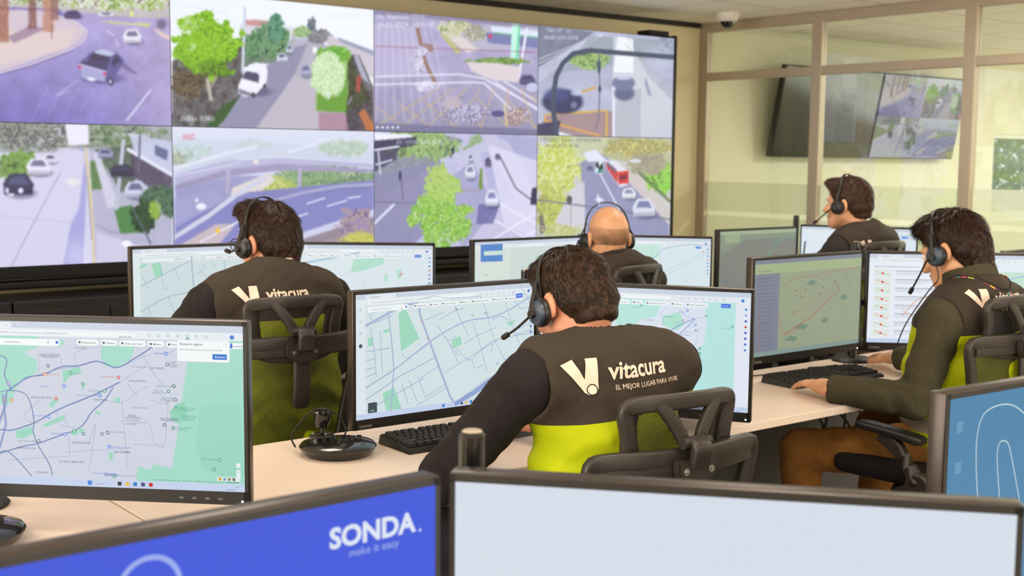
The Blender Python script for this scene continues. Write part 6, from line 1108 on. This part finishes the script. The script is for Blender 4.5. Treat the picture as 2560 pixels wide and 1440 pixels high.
if True:
    people.append(person(dict(root=(1.83, 1.90), heading=-4, N=(1.80, 1.955, 1.022), H=(1.828, 2.060, 1.158), hyaw=4, hpitch=26, hair='fade', hairm=dark, nst=13000, sl=.017, slift=.0018, jit=.007, skin='skin', shirtm=M['fabn'], pantm=M['jean'], seed=3,
        armL=((1.605, 1.945, 1.025), (1.525, 2.13, .79), (1.79, 2.42, .785)), armR=((2.02, 1.93, 1.02), (2.12, 2.12, .79), (2.06, 2.45, .785)), knee=((1.72, 2.38, .56), (1.98, 2.38, .56)), cup='bluecup', cord=((1.70, 2.02, 1.0), (1.74, 2.07, .9)), colz=.070,
        label='dark haired person seen from behind in the middle, white lettering on black and yellow vest', hlabel='headset with blue grey ear cup on the dark haired operator in the middle', boom=(-.004, .125, -.030), ph=1.3, print=(-.202, .048, .85), ztilt=.10, yoke=.072)))
    people.append(person(dict(root=(1.74, 3.27), heading=-2, h=.03, N=(1.765, 3.36, 1.075), H=(1.80, 3.44, 1.215), hyaw=-14, hpitch=8, hair='quiff', hairm=dark2, nst=7000, sl=.022, slift=.0035, skin='skin', shirtm=M['fabn'], pantm=M['jean'], seed=5, colz=.058, build=1.12,
        armL=((1.55, 3.35, 1.045), (1.47, 3.53, .83), (1.60, 3.80, .785)), armR=((1.97, 3.35, 1.045), (2.08, 3.50, .82), (2.0, 3.80, .785)), knee=((1.62, 3.75, .58), (1.88, 3.75, .58)), label='person with glasses and quiff seen from behind at left, black and yellow vest', hlabel='black headset on the operator with glasses at left', boom=(-.002, .055, -.022), ph=2.2, print=(-.145, .024, .74), ring=True, yoke=.075, hem=.1)))
    people.append(person(dict(root=(3.48, 2.06), heading=2, h=.05, N=(3.49, 2.075, 1.052), H=(3.500, 2.165, 1.205), hyaw=-3, hpitch=22, hair='thick', hairm=dark2, nst=9500, sl=.030, slift=.0012, jit=.004, skin='skin2', shirtm=M['sweat'], topname='sweater', pantm=M['khaki'], seed=8, colz=.108, colr=.080, sleeve=(.061, .058, .045), vcol=False,
        armL=((3.295, 2.06, 1.01), (3.235, 2.10, .765), (3.145, 2.345, .775)), armR=((3.68, 2.06, 1.01), (3.76, 2.27, .80), (3.785, 2.53, .785)), handdir={-1: (.08, .2, -.012), 1: (.09, .14, -.02)}, curl=(.10, .16), knee=((3.24, 2.52, .53), (3.62, 2.50, .56)), cup='bluecup',
        cord=((3.37, 2.16, 1.08), (3.32, 2.20, .98), (3.30, 2.22, .90)), label='person with thick dark hair in olive sweater and yellow vest typing at right', hlabel='headset on the thick haired operator in the olive sweater', boom=(.004, .115, -.095), ph=.4, print=(-.150, .048, .80), deep=.035, yoke=.085, lanyard=True)))
    people.append(person(dict(root=(3.22, 3.43), heading=0, h=.02, N=(3.285, 3.45, 1.045), H=(3.283, 3.505, 1.175), hyaw=25, hpitch=8, hair=None, hairm=stub, skin='skin2', shirtm=M['fabk'], pantm=M['jean'], colz=.075, wideband=True, build=.95,
        armL=((3.09, 3.44, 1.0), (3.0, 3.6, .82), (3.1, 3.85, .785)), armR=((3.46, 3.44, 1.0), (3.56, 3.6, .82), (3.5, 3.85, .785)), knee=((3.1, 3.9, .58), (3.34, 3.9, .58)), label='bald person with headset seen from behind at the back row desk in the middle', hlabel='headset with wide thin band on the bald operator', boom=(-.002, .05, -.035), ph=3.1)))
    people.append(person(dict(root=(4.78, 3.43), heading=0, h=.08, N=(4.80, 3.43, 1.125), H=(4.785, 3.505, 1.282), hyaw=-12, hpitch=2, hair='short', hairm=fade, nst=4500, sl=.018, slift=.004, skin='skin2', shirtm=M['fabk'], pantm=M['jean'], colz=.06, seed=9,
        armL=((4.61, 3.42, 1.085), (4.55, 3.6, .86), (4.65, 3.86, .785)), armR=((4.98, 3.42, 1.085), (5.06, 3.6, .86), (5.0, 3.86, .785)), knee=((4.66, 3.9, .6), (4.90, 3.9, .6)), label='person with short brown hair shown almost in profile before the glass partition', hlabel='black headset on the operator shown almost in profile', boom=(.008, .11, -.085), ph=4.0, print=(-.125, .0, .66))))
chair(1.875, 1.968, 6, -.014, 'black mesh office chair of the middle operator, its headrest brace turned to the camera')
chair(1.715, 3.318, 3, .068, 'black mesh office chair holding the operator with glasses at left')
chair(3.45, 2.15, -3, .07, 'black mesh office chair of the operator in the olive sweater, left armrest in view')
chair(3.20, 3.50, -12, .07, 'black mesh office chair of the bald operator')
chair(4.77, 3.50, 0, .105, 'black mesh office chair of the operator shown almost in profile')

bpy.data.objects.remove(_to, do_unlink=True)
